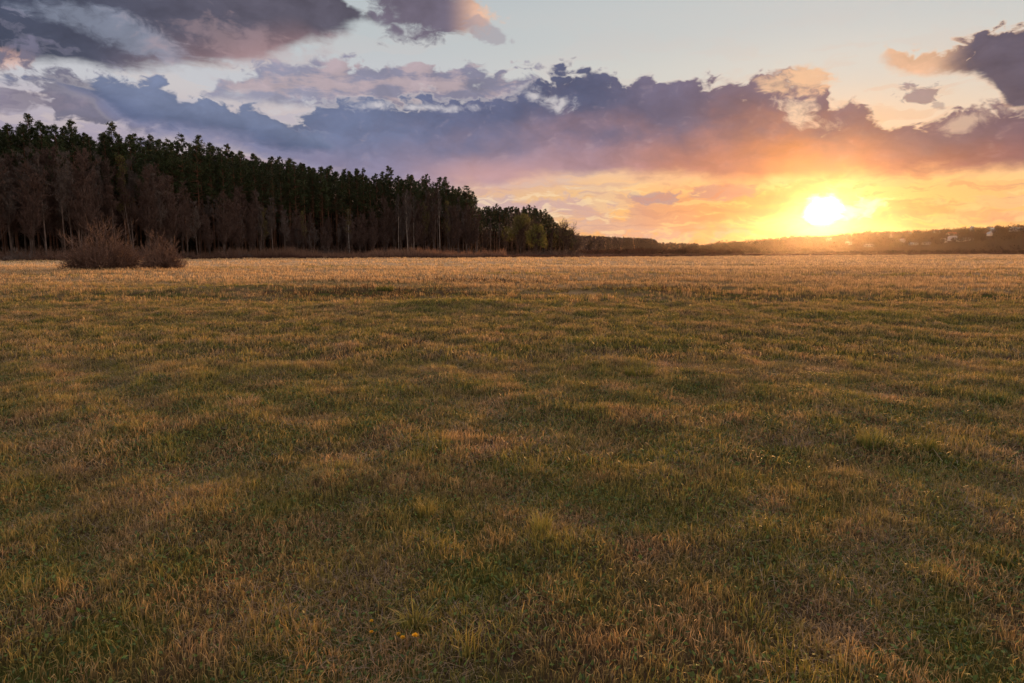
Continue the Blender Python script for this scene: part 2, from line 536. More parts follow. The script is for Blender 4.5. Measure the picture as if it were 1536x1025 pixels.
# ------------------------------------------------------------------ materials
def mat_tint(name, rough=0.6, transl=0.0, spec=0.3, noise=0.0):
    """surface whose colour is the plant's own tint stored on the mesh"""
    m = bpy.data.materials.new(name)
    m.use_nodes = True
    t = NT(m.node_tree)
    n = m.node_tree.nodes
    p = n['Principled BSDF']
    at = n.new('ShaderNodeAttribute')
    at.attribute_name = 'tint'
    c = at.outputs['Color']
    if noise:
        g = n.new('ShaderNodeNewGeometry')
        f = t.noise(g.outputs['Position'], noise, 3, 0.6, dims='3D')
        f = f * 1.3 + 0.35
        c = t.mix(1.0, c, t.vec(f, f, f), 'MULTIPLY')
    t.put(p.inputs['Base Color'], c)
    p.inputs['Roughness'].default_value = rough
    p.inputs['Specular IOR Level'].default_value = spec
    if transl:
        tr = n.new('ShaderNodeBsdfTranslucent')
        t.put(tr.inputs['Color'], c)
        mx = n.new('ShaderNodeMixShader')
        mx.inputs[0].default_value = transl
        m.node_tree.links.new(p.outputs[0], mx.inputs[1])
        m.node_tree.links.new(tr.outputs[0], mx.inputs[2])
        m.node_tree.links.new(mx.outputs[0], n['Material Output'].inputs[0])
    return m


def mat_plain(name, c1, c2, scale=3.0, rough=0.85, spec=0.2, transl=0.0, stretch=(1, 1, 1), bump=0.0):
    m = bpy.data.materials.new(name)
    m.use_nodes = True
    t = NT(m.node_tree)
    n = m.node_tree.nodes
    p = n['Principled BSDF']
    tc = n.new('ShaderNodeTexCoord')
    mp = n.new('ShaderNodeMapping')
    mp.inputs['Scale'].default_value = stretch
    m.node_tree.links.new(tc.outputs['Object'], mp.inputs[0])
    oi = n.new('ShaderNodeObjectInfo')
    f = t.noise(mp.outputs[0], scale, 4, 0.6, dims='3D')
    c = t.mix(t.step(f, 0.32, 0.68), (*c1, 1.0), (*c2, 1.0))
    v = S(t, oi.outputs['Random']) * 0.5 + 0.75          # each plant a little lighter or darker than its neighbour
    c = t.mix(1.0, c, t.vec(v, v, v), 'MULTIPLY')
    t.put(p.inputs['Base Color'], c)
    p.inputs['Roughness'].default_value = rough
    p.inputs['Specular IOR Level'].default_value = spec
    if bump:
        b = n.new('ShaderNodeBump')
        b.inputs['Strength'].default_value = bump
        t.put(b.inputs['Height'], f)
        m.node_tree.links.new(b.outputs[0], p.inputs['Normal'])
    if transl:
        tr = n.new('ShaderNodeBsdfTranslucent')
        t.put(tr.inputs['Color'], c)
        mx = n.new('ShaderNodeMixShader')
        mx.inputs[0].default_value = transl
        m.node_tree.links.new(p.outputs[0], mx.inputs[1])
        m.node_tree.links.new(tr.outputs[0], mx.inputs[2])
        m.node_tree.links.new(mx.outputs[0], n['Material Output'].inputs[0])
    return m


M = {}
M['needle'] = mat_plain('pine_needles', (0.020, 0.034, 0.010), (0.045, 0.060, 0.018), 0.8, 0.6, 0.25, 0.12)
M['pine_bark'] = mat_plain('pine_bark', (0.07, 0.04, 0.027), (0.17, 0.08, 0.045), 3.0, 0.9, 0.15, stretch=(1, 1, 0.15))
M['bark'] = mat_plain('grey_bark', (0.07, 0.05, 0.04), (0.16, 0.12, 0.10), 4.0, 0.9, 0.15, stretch=(1, 1, 0.2))
M['twig'] = mat_plain('bare_twigs', (0.066, 0.040, 0.032), (0.118, 0.076, 0.062), 1.2, 0.8, 0.2)
M['twig_grey'] = mat_plain('grey_twigs', (0.080, 0.062, 0.054), (0.135, 0.110, 0.098), 1.2, 0.8, 0.2)
M['twig_red'] = mat_plain('willow_twigs', (0.100, 0.056, 0.040), (0.165, 0.098, 0.070), 1.2, 0.7, 0.25)
M['bud'] = mat_plain('young_leaves', (0.125, 0.120, 0.022), (0.215, 0.190, 0.040), 0.9, 0.6, 0.3, 0.35)
M['aspen'] = mat_plain('aspen_bark', (0.20, 0.16, 0.13), (0.36, 0.30, 0.25), 1.5, 0.8, 0.2, stretch=(1, 1, 0.5))
M['birch'] = mat_plain('birch_bark', (0.52, 0.48, 0.42), (0.20, 0.17, 0.15), 2.2, 0.7, 0.3, stretch=(1, 1, 0.8))
M['grass'] = mat_tint('grass_blades', 0.5, 0.42, 0.38)
M['grass_far'] = mat_tint('grass_blades_far', 0.55, 0.48, 0.3)
M['straw'] = mat_tint('dry_stalks', 0.6, 0.35, 0.3)
M['leaf'] = mat_tint('low_leaves', 0.6, 0.25, 0.25)
M['far_leaf'] = mat_tint('far_twigs', 1.0, 0.12, 0.0)
M['petal'] = mat_plain('dandelion_yellow', (0.62, 0.32, 0.014), (0.72, 0.42, 0.025), 60.0, 0.6, 0.2, 0.3)
M['stem'] = mat_plain('flower_stem', (0.12, 0.14, 0.04), (0.18, 0.16, 0.05), 40.0, 0.6, 0.3, 0.2)


# ------------------------------------------------------------------ the ground
def edge_pts():
    return [(-60, 114), (0, 117), (150, 126), (270, 138), (400, 154), (600, 165), (850, 186), (1000, 215), (1100, 245), (1250, 290), (1400, 335), (1536, 360), (1700, 380)]


EX = np.array([p[0] for p in edge_pts()], float)
EY = np.array([p[1] for p in edge_pts()], float)


def field_edge(x, y):
    px = 768 + 1024 * x / np.maximum(y, 1.0)
    return np.interp(px, EX, EY)


def ground_material():
    m = bpy.data.materials.new('meadow_ground')
    m.use_nodes = True
    t = NT(m.node_tree)
    n = m.node_tree.nodes
    p = n['Principled BSDF']
    g = n.new('ShaderNodeNewGeometry')
    sp = n.new('ShaderNodeSeparateXYZ')
    m.node_tree.links.new(g.outputs['Position'], sp.inputs[0])
    X, Y, Z = (S(t, o) for o in sp.outputs)
    pos = t.vec(X, Y)
    nf = t.noise(pos, 14.0, 5, 0.65)
    nm = t.noise(pos, 1.3, 5, 0.6)
    nl = t.noise(pos, 0.22, 4, 0.55)
    nxl = t.noise(t.vec(X * 0.02, Y * 0.07), 1.0, 5, 0.6)
    soil = t.mix(nf, (0.030, 0.020, 0.013, 1), (0.085, 0.060, 0.036, 1))
    moss = t.mix(nf, (0.022, 0.030, 0.008, 1), (0.070, 0.075, 0.022, 1))
    near = t.mix(t.step(nm, 0.40, 0.62), soil, moss)
    straw = t.mix(t.step(nf, 0.35, 0.7), (0.16, 0.105, 0.06, 1), (0.34, 0.235, 0.14, 1))
    straw = t.mix(t.step(Y, 45.0, 85.0), straw, t.mix(t.step(nf, 0.35, 0.7), (0.30, 0.20, 0.12, 1), (0.58, 0.40, 0.25, 1)))
    strw = t.mix(t.step(nl * 0.5 + nm * 0.5, 0.56, 0.40) * 0.5, straw, (0.15, 0.105, 0.045, 1))
    strw = t.mix(t.step(nxl, 0.60, 0.74) * 0.8, strw, (0.085, 0.082, 0.028, 1))
    for cx_, cy_, ra_, rb_ in ((-5.6, 26.8, 4.6, 2.3), (5.5, 29.0, 4.8, 2.1), (-3.0, 38.0, 10.0, 2.8)):
        q = t.m('SQRT', ((X - cx_) / ra_).sq() + ((Y - cy_) / rb_).sq()) + (nm - 0.5) * 1.2
        strw = t.mix(t.step(q, 1.15, 0.55) * 0.9, strw, (0.035, 0.024, 0.020, 1))
    d = t.m('SQRT', X.sq() + Y.sq())
    sfac = t.step(Y + (nl - 0.5) * 34.0, 20.0, 42.0)
    c = t.mix(sfac, near, strw)
    # beyond the field's edge: dark ploughed soil and dead reed litter
    az = t.m('ARCTAN2', X, Y) * 57.29578
    ed = t.curve(az, [(math.degrees(math.atan((a - 768) / 1024)), b) for a, b in edge_pts()], -45, 45, 100, 400)
    beyond = t.step(Y - ed + (nm - 0.5) * 3.0, -1.5, 1.5) * t.step(t.m('ABSOLUTE', az), 60, 50)
    dark = t.mix(t.noise(t.vec(X * 0.03, Y * 0.25), 1.0, 4, 0.6), (0.035, 0.018, 0.014, 1), (0.13, 0.065, 0.045, 1))
    c = t.mix(beyond, c, dark)
    hillc = t.mix(nl, (0.030, 0.018, 0.013, 1), (0.065, 0.040, 0.026, 1))
    c = t.mix(t.step(Z, 1.0, 4.0), c, hillc)
    t.put(p.inputs['Base Color'], c)
    p.inputs['Roughness'].default_value = 1.0
    p.inputs['Specular IOR Level'].default_value = 0.0
    b = n.new('ShaderNodeBump')
    b.inputs['Strength'].default_value = 0.8
    b.inputs['Distance'].default_value = 0.04
    t.put(b.inputs['Height'], nf)
    m.node_tree.links.new(b.outputs[0], p.inputs['Normal'])
    return m


def build_ground():
    rr = np.concatenate([[0.0], np.geomspace(0.6, 1900.0, 420)])
    th = np.concatenate([np.linspace(-50, 50, 420), np.linspace(50, 310, 72)[1:-1]]) * math.pi / 180
    nr, nt_ = len(rr), len(th)
    Rr, Th = np.meshgrid(rr, th, indexing='ij')
    x, y = Rr * np.sin(Th), Rr * np.cos(Th)
    z = gz(x, y)
    V = np.stack([x, y, z], -1).reshape(-1, 3)
    i = np.arange(nr - 1)[:, None] * nt_
    j = np.arange(nt_)[None, :]
    jn = (j + 1) % nt_
    a, b, c, d = i + j, i + jn, i + nt_ + jn, i + nt_ + j
    T = np.concatenate([np.stack([a, c, b], -1).reshape(-1, 3), np.stack([a, d, c], -1).reshape(-1, 3)])
    o = link('ground', mesh_obj('ground', V, T, ground_material(), smooth=True))
    tag(o, 'flat meadow ground running from the camera to the low hills on the horizon', 'ground', kind='structure')


build_ground()


# ------------------------------------------------------------------ grass
def blades(x, y, z, h, w, az, lean, cb, ct, curl=None, face=None, k1=0.35):
    """three-triangle bent blades; returns verts, tris, colours"""
    n = len(x)
    if curl is None:
        curl = np.zeros(n)
    fa = rng.uniform(0, 2 * np.pi, n) if face is None else face
    wx, wy = np.cos(fa) * w * 0.5, np.sin(fa) * w * 0.5
    dx, dy = np.cos(az), np.sin(az)
    b = np.stack([x, y, z], -1)
    l1, l2 = lean * k1, lean
    mid = b + np.stack([dx * h * np.sin(l1) * 0.55, dy * h * np.sin(l1) * 0.55, h * np.cos(l1) * 0.55], -1)
    tip = mid + np.stack([dx * h * np.sin(l2 + curl) * 0.5, dy * h * np.sin(l2 + curl) * 0.5, h * np.cos(l2 + curl) * 0.5], -1)
    s = np.stack([wx, wy, np.zeros(n)], -1)
    b = b - np.array([0, 0, 0.01])
    V = np.stack([b - s, b + s, mid - s * 0.8, mid + s * 0.8, tip], 1).reshape(-1, 3)
    k = np.arange(n)[:, None] * 5
    T = np.concatenate([k + np.array([[0, 1, 3]]), k + np.array([[0, 3, 2]]), k + np.array([[2, 3, 4]])], 1).reshape(-1, 3)
    cm = cb * 0.45 + ct * 0.55
    C = np.stack([cb, cb, cm, cm, ct], 1).reshape(-1, 3)
    return V, T, C


def join(parts):
    Vs, Ts, Cs, o = [], [], [], 0
    for V, T, C in parts:
        Vs.append(V); Ts.append(T + o); Cs.append(C)
        o += len(V)
    return np.concatenate(Vs), np.concatenate(Ts), np.concatenate(Cs)


def scatter(n, y0, y1, margin=1.5, power=1.0):
    """random points of the wedge in view between two distances (uniform per square metre when power = 1)"""
    u = rng.uniform(0, 1, n)
    y = np.sqrt(y0 * y0 + u * (y1 * y1 - y0 * y0)) if power == 1.0 else y0 * (y1 / y0) ** u
    hw = y * 0.80 + margin
    x = rng.uniform(-1, 1, n) * hw
    return x, y


GREEN = np.array([0.085, 0.125, 0.022])
DGREEN = np.array([0.030, 0.058, 0.014])
OLIVE = np.array([0.190, 0.165, 0.036])
GOLD = np.array([0.370, 0.290, 0.080])
STRAW = np.array([0.500, 0.350, 0.185])
PALE = np.array([0.680, 0.520, 0.320])
BROWN = np.array([0.190, 0.115, 0.060])
LITTER = np.array([0.330, 0.245, 0.205])
RUST = np.array([0.380, 0.210, 0.095])


def lerp(a, b, t):
    return a + (b - a) * t[:, None]


def dryness(x, y):
    """0 = green patch, 1 = dead patch"""
    d = 0.44 + 0.06 * F3(x, y) + 0.05 * FC(x, y) + 0.09 * FB(x, y) + 0.16 * FA(x, y) + 0.23 * F1(x + 7, y)
    d = d + 0.55 * sm(16, 44, y + 4.5 * F4(x, y) + 3 * F3(x, y))
    for mx, my, a, b, h in MOUNDS:
        d = d - 0.75 * np.exp(-((x - mx) / a) ** 2 - ((y - my) / b) ** 2)
    streak = F4(x * 0.35, y * 1.4)
    d = d - 0.8 * sm(0.5, 1.2, streak) * sm(26, 40, y)
    return np.clip(d, 0, 1)


def speckle(x, y):
    """dark patches of dead stalks in the pale belt"""
    s = 1.3 * np.exp(-((x + 5.6) / 4.0) ** 2 - ((y - 27.0) / 2.8) ** 2) + 1.1 * np.exp(-((x - 5.5) / 4.2) ** 2 - ((y - 29.0) / 2.4) ** 2)
    s = s + 0.6 * np.exp(-((x + 3) / 9.0) ** 2 - ((y - 38.0) / 2.5) ** 2)
    return np.clip(s, 0, 1)


def grass_colours(x, y, n):
    d = dryness(x, y)
    r = rng.uniform(0, 1, n)
    v = rng.uniform(0.45, 1.6, n)[:, None]
    base = lerp(lerp(DGREEN + np.zeros((n, 3)), OLIVE + np.zeros((n, 3)), r * 0.7), BROWN + np.zeros((n, 3)), np.clip(d * 0.9 + 0.3 * (r - 0.5), 0, 1))
    tipg = lerp(GREEN + np.zeros((n, 3)), GOLD + np.zeros((n, 3)), np.clip(r * 0.95 + 0.12, 0, 1))
    tipd = lerp(STRAW + np.zeros((n, 3)), RUST + np.zeros((n, 3)), (rng.uniform(0, 1, n) > 0.72) * 0.8)
    tip = lerp(tipg, tipd, np.clip((d - 0.25) * 1.4 + 0.5 * (rng.uniform(0, 1, n) - 0.5), 0, 1))
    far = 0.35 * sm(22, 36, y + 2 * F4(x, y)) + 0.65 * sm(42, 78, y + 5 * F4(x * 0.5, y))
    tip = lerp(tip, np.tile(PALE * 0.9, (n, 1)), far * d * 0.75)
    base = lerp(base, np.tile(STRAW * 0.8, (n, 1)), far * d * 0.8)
    sp = speckle(x, y)
    dk = (rng.uniform(0, 1, n) < sp * 0.7)
    base[dk] = BROWN * 0.22
    tip[dk] = BROWN * 0.35
    return base * v * 1.1, tip * v * np.array([1.28, 1.18, 1.08]) * (1 + 0.16 * F4(x * 0.4, y * 0.9) * sm(18, 40, y))[:, None], d


def tufted(n, y0, y1, per, radius, **kw):
    """points gathered in tufts"""
    m = max(1, n // per)
    cx, cy = scatter(m, y0, y1, **kw)
    keep = rng.uniform(0, 1, m) < np.clip(0.6 + 0.06 * FB(cx * 1.3, cy * 1.3) + 0.14 * FA(cx + 3, cy) + 0.18 * F1(cx, cy), 0.15, 1)
    cx, cy = cx[keep], cy[keep]
    k = rng.poisson(per, len(cx)) + 1
    idx = np.repeat(np.arange(len(cx)), k)
    N = len(idx)
    rr = np.sqrt(rng.uniform(0, 1, N)) * radius * rng.uniform(0.5, 1.5, len(cx))[idx]
    aa = rng.uniform(0, 2 * np.pi, N)
    return cx[idx] + rr * np.cos(aa), cy[idx] + rr * np.sin(aa), aa, idx, len(cx)


def build_grass():
    short, tall, far = [], [], []
    # 1. short turf blades, every direction, close to the soil
    for n, y0, y1, hs, ws in ((110000, 1.7, 5.0, 0.050, 0.0042), (130000, 5.0, 10.0, 0.06, 0.0066), (140000, 10.0, 22.0, 0.075, 0.013)):
        x, y = scatter(n, y0, y1)
        cb, ct, d = grass_colours(x, y, n)
        h = hs * rng.uniform(0.5, 1.6, n)
        short.append(blades(x, y, gz(x, y), h, ws * rng.uniform(0.6, 1.4, n), rng.uniform(0, 6.28, n), rng.uniform(0.2, 1.5, n), cb * 0.85, ct * 0.75 + cb * 0.2, rng.uniform(0, 0.6, n)))
    # 2. dead litter lying nearly flat, in patches
    for n, y0, y1, ls, ws in ((90000, 1.7, 5.0, 0.085, 0.0024), (90000, 5.0, 11.0, 0.11, 0.0042), (40000, 11.0, 24.0, 0.14, 0.009)):
        x, y = scatter(n, y0, y1)
        keep = rng.uniform(-1.0, 1.2, n) < FA(x * 0.8 + 9, y * 0.8) + FB(x - 4, y) * 0.7 - 0.15
        x, y = x[keep], y[keep]
        m = len(x)
        c = lerp(np.tile(LITTER, (m, 1)), np.tile(STRAW * 0.8, (m, 1)), rng.uniform(0, 1, m)) * rng.uniform(0.5, 1.25, m)[:, None]
        short.append(blades(x, y, gz(x, y) + rng.uniform(0.004, 0.03, m), ls * rng.uniform(0.5, 1.5, m), ws * rng.uniform(0.6, 1.4, m), rng.uniform(0, 6.28, m), rng.uniform(1.3, 1.66, m), c * 0.8, c, rng.uniform(-0.3, 0.3, m), k1=0.95))
    # 3. upright blades gathered in tufts
    for n, y0, y1, per, rad, hs, ws in ((95000, 1.7, 5.0, 8, 0.040, 0.070, 0.0030), (150000, 5.0, 10.0, 8, 0.055, 0.072, 0.0046), (210000, 10.0, 22.0, 8, 0.09, 0.080, 0.0090)):
        x, y, aa, idx, m = tufted(n, y0, y1, per, rad)
        N = len(x)
        cb, ct, d = grass_colours(x, y, N)
        th = rng.uniform(0.5, 1.4, m)[idx] * (0.85 + 0.15 * F2(x, y) + 0.15 * F1(x, y))
        h = np.maximum(hs * th * rng.uniform(0.6, 1.2, N), 0.02)
        hue = rng.uniform(0, 1, m)[idx]
        ct = lerp(ct, np.tile(GOLD, (N, 1)), (hue > 0.7) * 0.4)
        ct = lerp(ct, np.tile(LITTER * 1.1, (N, 1)), (hue < 0.18) * 0.6)
        tall.append(blades(x, y, gz(x, y), h, ws * rng.uniform(0.7, 1.4, N), aa + rng.normal(0, 0.4, N), np.abs(rng.normal(0.16, 0.28, N)), cb, ct, rng.uniform(0, 0.4, N)))
    # a few long bent dead stalks standing over the turf
    n = 700
    x, y = scatter(n, 1.9, 12.0)
    cc = lerp(np.tile(PALE * 0.9, (n, 1)), np.tile(STRAW * 0.7, (n, 1)), rng.uniform(0, 1, n))
    tall.append(blades(x, y, gz(x, y), rng.uniform(0.10, 0.21, n), 0.0022 * np.maximum(1, y / 4.0), rng.uniform(0, 6.28, n), np.abs(rng.normal(0.5, 0.45, n)), cc * 0.6, cc, rng.uniform(0, 1.0, n)))
    # 4. the pale belt: dense dry stalks, coarser with distance
    for n, y0, y1, per, rad, hs, ws in ((150000, 20.0, 38.0, 9, 0.11, 0.17, 0.014), (150000, 36.0, 75.0, 8, 0.20, 0.22, 0.026), (130000, 72.0, 190.0, 7, 0.4, 0.26, 0.055), (40000, 185.0, 360.0, 6, 0.9, 0.28, 0.12)):
        x, y, aa, idx, m = tufted(n, y0, y1, per, rad)
        ok = y < field_edge(x, y)
        x, y, aa, idx = x[ok], y[ok], aa[ok], idx[ok]
        N = len(x)
        cb, ct, d = grass_colours(x, y, N)
        th = rng.uniform(0.5, 1.3, m)[idx] * (0.85 + 0.2 * F3(x, y))
        h = np.maximum(hs * th * rng.uniform(0.6, 1.2, N) * (0.6 + 0.55 * d), 0.03)
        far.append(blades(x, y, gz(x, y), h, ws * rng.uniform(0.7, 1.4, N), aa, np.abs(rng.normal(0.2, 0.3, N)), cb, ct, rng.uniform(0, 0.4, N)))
    V, T, C = join(short)
    tag(link('short_grass', mesh_obj('short_grass', V, T, M['grass'], C)), 'short dark green and brown turf with dead litter covering the near meadow', 'grass', kind='stuff')
    V, T, C = join(tall)
    tag(link('meadow_grass', mesh_obj('meadow_grass', V, T, M['grass'], C)), 'upright olive and golden grass blades rising from the near meadow', 'grass', kind='stuff')
    V, T, C = join(far)
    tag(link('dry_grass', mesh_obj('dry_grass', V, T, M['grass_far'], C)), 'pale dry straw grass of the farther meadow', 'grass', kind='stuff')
    # 5. small broad leaves of the ground cover
    n = 150000
    x, y = scatter(n, 1.7, 9.0)
    keep = rng.uniform(-1.0, 1.0, n) < 0.3 - 0.8 * F2(x * 1.4, y * 1.4) - 0.3 * FA(x, y)
    x, y = x[keep], y[keep]
    m = len(x)
    s = rng.uniform(0.006, 0.016, m)
    a = rng.uniform(0, 6.28, m)
    tl = rng.normal(0, 0.45, m)
    z = gz(x, y) + rng.uniform(0.006, 0.04, m)
    u = np.stack([np.cos(a) * s, np.sin(a) * s, tl * s], -1)
    w = np.stack([-np.sin(a) * s * 0.55, np.cos(a) * s * 0.55, rng.normal(0, 0.3, m) * s], -1)
    c0 = np.stack([x, y, z], -1)
    V = np.stack([c0 - u, c0 + w, c0 + u, c0 - w], 1).reshape(-1, 3)
    k = np.arange(m)[:, None] * 4
    T = np.concatenate([k + np.array([[0, 3, 1]]), k + np.array([[1, 3, 2]])], 1).reshape(-1, 3)
    c = lerp(np.tile(DGREEN, (m, 1)), np.tile(GREEN * 1.1, (m, 1)), rng.uniform(0, 1, m)) * rng.uniform(0.6, 1.4, m)[:, None]
    tag(link('ground_cover', mesh_obj('ground_cover', V, T, M['leaf'], np.repeat(c, 4, 0))), 'tiny dark green broad leaves creeping between the grass', 'ground cover', kind='stuff')


build_grass()


# ================================================================== trees and shrubs
def tube(P, Rd, sides=4):
    """many tapering tubes at once: P (n,k,3) centre lines, Rd (n,k) radii"""
    n, k, _ = P.shape
    tg = np.gradient(P, axis=1)
    tg /= np.maximum(np.linalg.norm(tg, axis=2, keepdims=True), 1e-6)
    ref = np.where(np.abs(tg[..., 2:3]) > 0.8, np.array([1.0, 0, 0]), np.array([0, 0, 1.0]))
    u = np.cross(tg, ref)
    u /= np.maximum(np.linalg.norm(u, axis=2, keepdims=True), 1e-6)
    v = np.cross(tg, u)
    a = np.arange(sides) * 2 * np.pi / sides
    ring = P[:, :, None, :] + Rd[:, :, None, None] * (u[:, :, None, :] * np.cos(a)[None, None, :, None] + v[:, :, None, :] * np.sin(a)[None, None, :, None])
    V = ring.reshape(-1, 3)
    base = (np.arange(n)[:, None, None] * k + np.arange(k - 1)[None, :, None]) * sides
    s = np.arange(sides)[None, None, :]
    s2 = (s + 1) % sides
    A, B, Cc, D = base + s, base + s2, base + sides + s2, base + sides + s
    T = np.concatenate([np.stack([A, B, Cc], -1).reshape(-1, 3), np.stack([A, Cc, D], -1).reshape(-1, 3)])
    return V, T


def strips(P, W, g):
    """thin flat twigs: two triangles from base over the middle to the tip"""
    n, k, _ = P.shape
    d = P[:, -1] - P[:, 0]
    r = g.normal(0, 1, (n, 3))
    s = np.cross(d, r)
    s /= np.maximum(np.linalg.norm(s, axis=1, keepdims=True), 1e-6)
    s = s * (W * 0.5)[:, None]
    m = P[:, k // 2]
    V = np.stack([P[:, 0] - s, P[:, 0] + s, m + s * 0.7, m - s * 0.7, P[:, -1]], 1).reshape(-1, 3)
    q = np.arange(n)[:, None] * 5
    T = np.concatenate([q + np.array([[0, 1, 2]]), q + np.array([[0, 2, 3]]), q + np.array([[3, 2, 4]])], 0)
    return V, T


def cat2(*parts):
    Vs, Ts, o = [], [], 0
    for V, T in parts:
        Vs.append(V); Ts.append(T + o)
        o += len(V)
    return np.concatenate(Vs), np.concatenate(Ts)


def spawn(g, P, count, u0, u1, lenf, out, up, k=4, shrink=0.75, jitter=0.35, curve=0.15, minlen=0.15):
    """side shoots from parent lines P (n,k,3)"""
    n, kk, _ = P.shape
    idx = np.repeat(np.arange(n), count)
    N = len(idx)
    u = g.uniform(u0, u1, N)
    f = u * (kk - 1)
    i0 = np.minimum(f.astype(int), kk - 2)
    w = (f - i0)[:, None]
    b = P[idx, i0] * (1 - w) + P[idx, i0 + 1] * w
    tg = P[idx, i0 + 1] - P[idx, i0]
    tg /= np.maximum(np.linalg.norm(tg, axis=1, keepdims=True), 1e-6)
    L = np.linalg.norm(P[:, -1] - P[:, 0], axis=1)[idx]
    r = g.normal(0, 1, (N, 3))
    r -= (r * tg).sum(1)[:, None] * tg
    r /= np.maximum(np.linalg.norm(r, axis=1, keepdims=True), 1e-6)
    d = tg + r * out * g.uniform(0.6, 1.3, N)[:, None] + np.array([0, 0, 1.0]) * up
    d /= np.linalg.norm(d, axis=1, keepdims=True)
    ln = np.maximum(L * lenf * (1.0 - shrink * u) * g.uniform(0.6, 1.3, N), minlen)
    s = np.linspace(0, 1, k)[None, :, None]
    bend = g.normal(0, jitter, (N, 1, 3)) * np.array([1, 1, 0.5]) + np.array([0, 0, curve])
    Q = b[:, None, :] + d[:, None, :] * s * ln[:, None, None] + bend * (s ** 2) * ln[:, None, None] * 0.35
    return Q, ln


def taper(n, k, r0, r1):
    return np.linspace(1, 0, k)[None, :] * (np.asarray(r0)[:, None] - np.asarray(r1)[:, None]) + np.asarray(r1)[:, None]


def bare_tree(seed, H, width, low=0.25, limbs=20, up=0.55, mat='twig', bark='bark', stems=1, twigw=0.042, nb=7, nt_=8, ntw=3, leaves=0):
    """trunk mesh (trunk and limbs) and crown mesh (branches, twigs, young leaves)"""
    g = np.random.default_rng(seed)
    k = 9
    s = np.linspace(0, 1, k)
    trunks = []
    for i in range(stems):
        a = g.uniform(0, 6.28)
        tilt = g.uniform(0.0, 0.05) if stems == 1 else g.uniform(0.04, 0.16)
        wob = np.cumsum(g.normal(0, 0.012 * H / 3, (k, 2)), 0) * s[:, None]
        hh = H * (1 if i == 0 else g.uniform(0.75, 0.97))
        pts = np.stack([np.cos(a) * tilt * hh * s + wob[:, 0], np.sin(a) * tilt * hh * s + wob[:, 1], hh * s], -1)
        trunks.append(pts)
    T0 = np.array(trunks)
    r0 = np.full(stems, 0.0085 * H + 0.03)
    L1, l1 = spawn(g, T0, limbs, low, 0.97, width / H, 0.9, up, k=5, shrink=0.72, jitter=0.25, curve=0.35)
    L2, l2 = spawn(g, L1, nb, 0.15, 1.0, 0.50, 0.9, 0.30, k=4, shrink=0.45, jitter=0.4, curve=0.3, minlen=0.3)
    L3, l3 = spawn(g, L2, nt_, 0.1, 1.0, 0.55, 1.0, 0.25, k=3, shrink=0.4, jitter=0.4, curve=0.2, minlen=0.3)
    L4, l4 = spawn(g, L3, ntw, 0.1, 1.0, 0.7, 1.1, 0.2, k=3, shrink=0.3, jitter=0.4, curve=0.1, minlen=0.25)
    trunk = cat2(tube(T0, taper(stems, k, r0, r0 * 0.18), 7), tube(L1, taper(len(L1), 5, 0.010 * l1 + 0.022, 0.002 * l1 + 0.010), 4))
    parts = [tube(L2, taper(len(L2), 4, 0.009 * l2 + 0.012, np.full(len(L2), 0.009)), 3), strips(L3, np.full(len(L3), twigw * 1.25), g), strips(L4, np.full(len(L4), twigw), g)]
    tm = mesh_obj('trunk', *trunk, M[bark])
    cm = mesh_obj('crown', *cat2(*parts), M[mat])
    out = [('trunk', tm), ('crown', cm)]
    if leaves:
        pts = np.concatenate([L4[:, 1], L4[:, 2], L3[:, 2]])
        pts = pts[g.integers(0, len(pts), leaves)] + g.normal(0, 0.12, (leaves, 3))
        out.append(('leaves', mesh_obj('leaves', *leaf_tris(g, pts, 0.16), M['bud'])))
    return out


def leaf_tris(g, c, size):
    n = len(c)
    a = g.normal(0, 1, (n, 3)); a /= np.linalg.norm(a, axis=1, keepdims=True)
    b = np.cross(a, g.normal(0, 1, (n, 3))); b /= np.linalg.norm(b, axis=1, keepdims=True)
    s = (size * g.uniform(0.5, 1.3, n))[:, None]
    V = np.stack([c - a * s * 0.5 - b * s * 0.28, c + a * s * 0.6, c - a * s * 0.4 + b * s * 0.45], 1).reshape(-1, 3)
    return V, np.arange(3 * n).reshape(-1, 3)


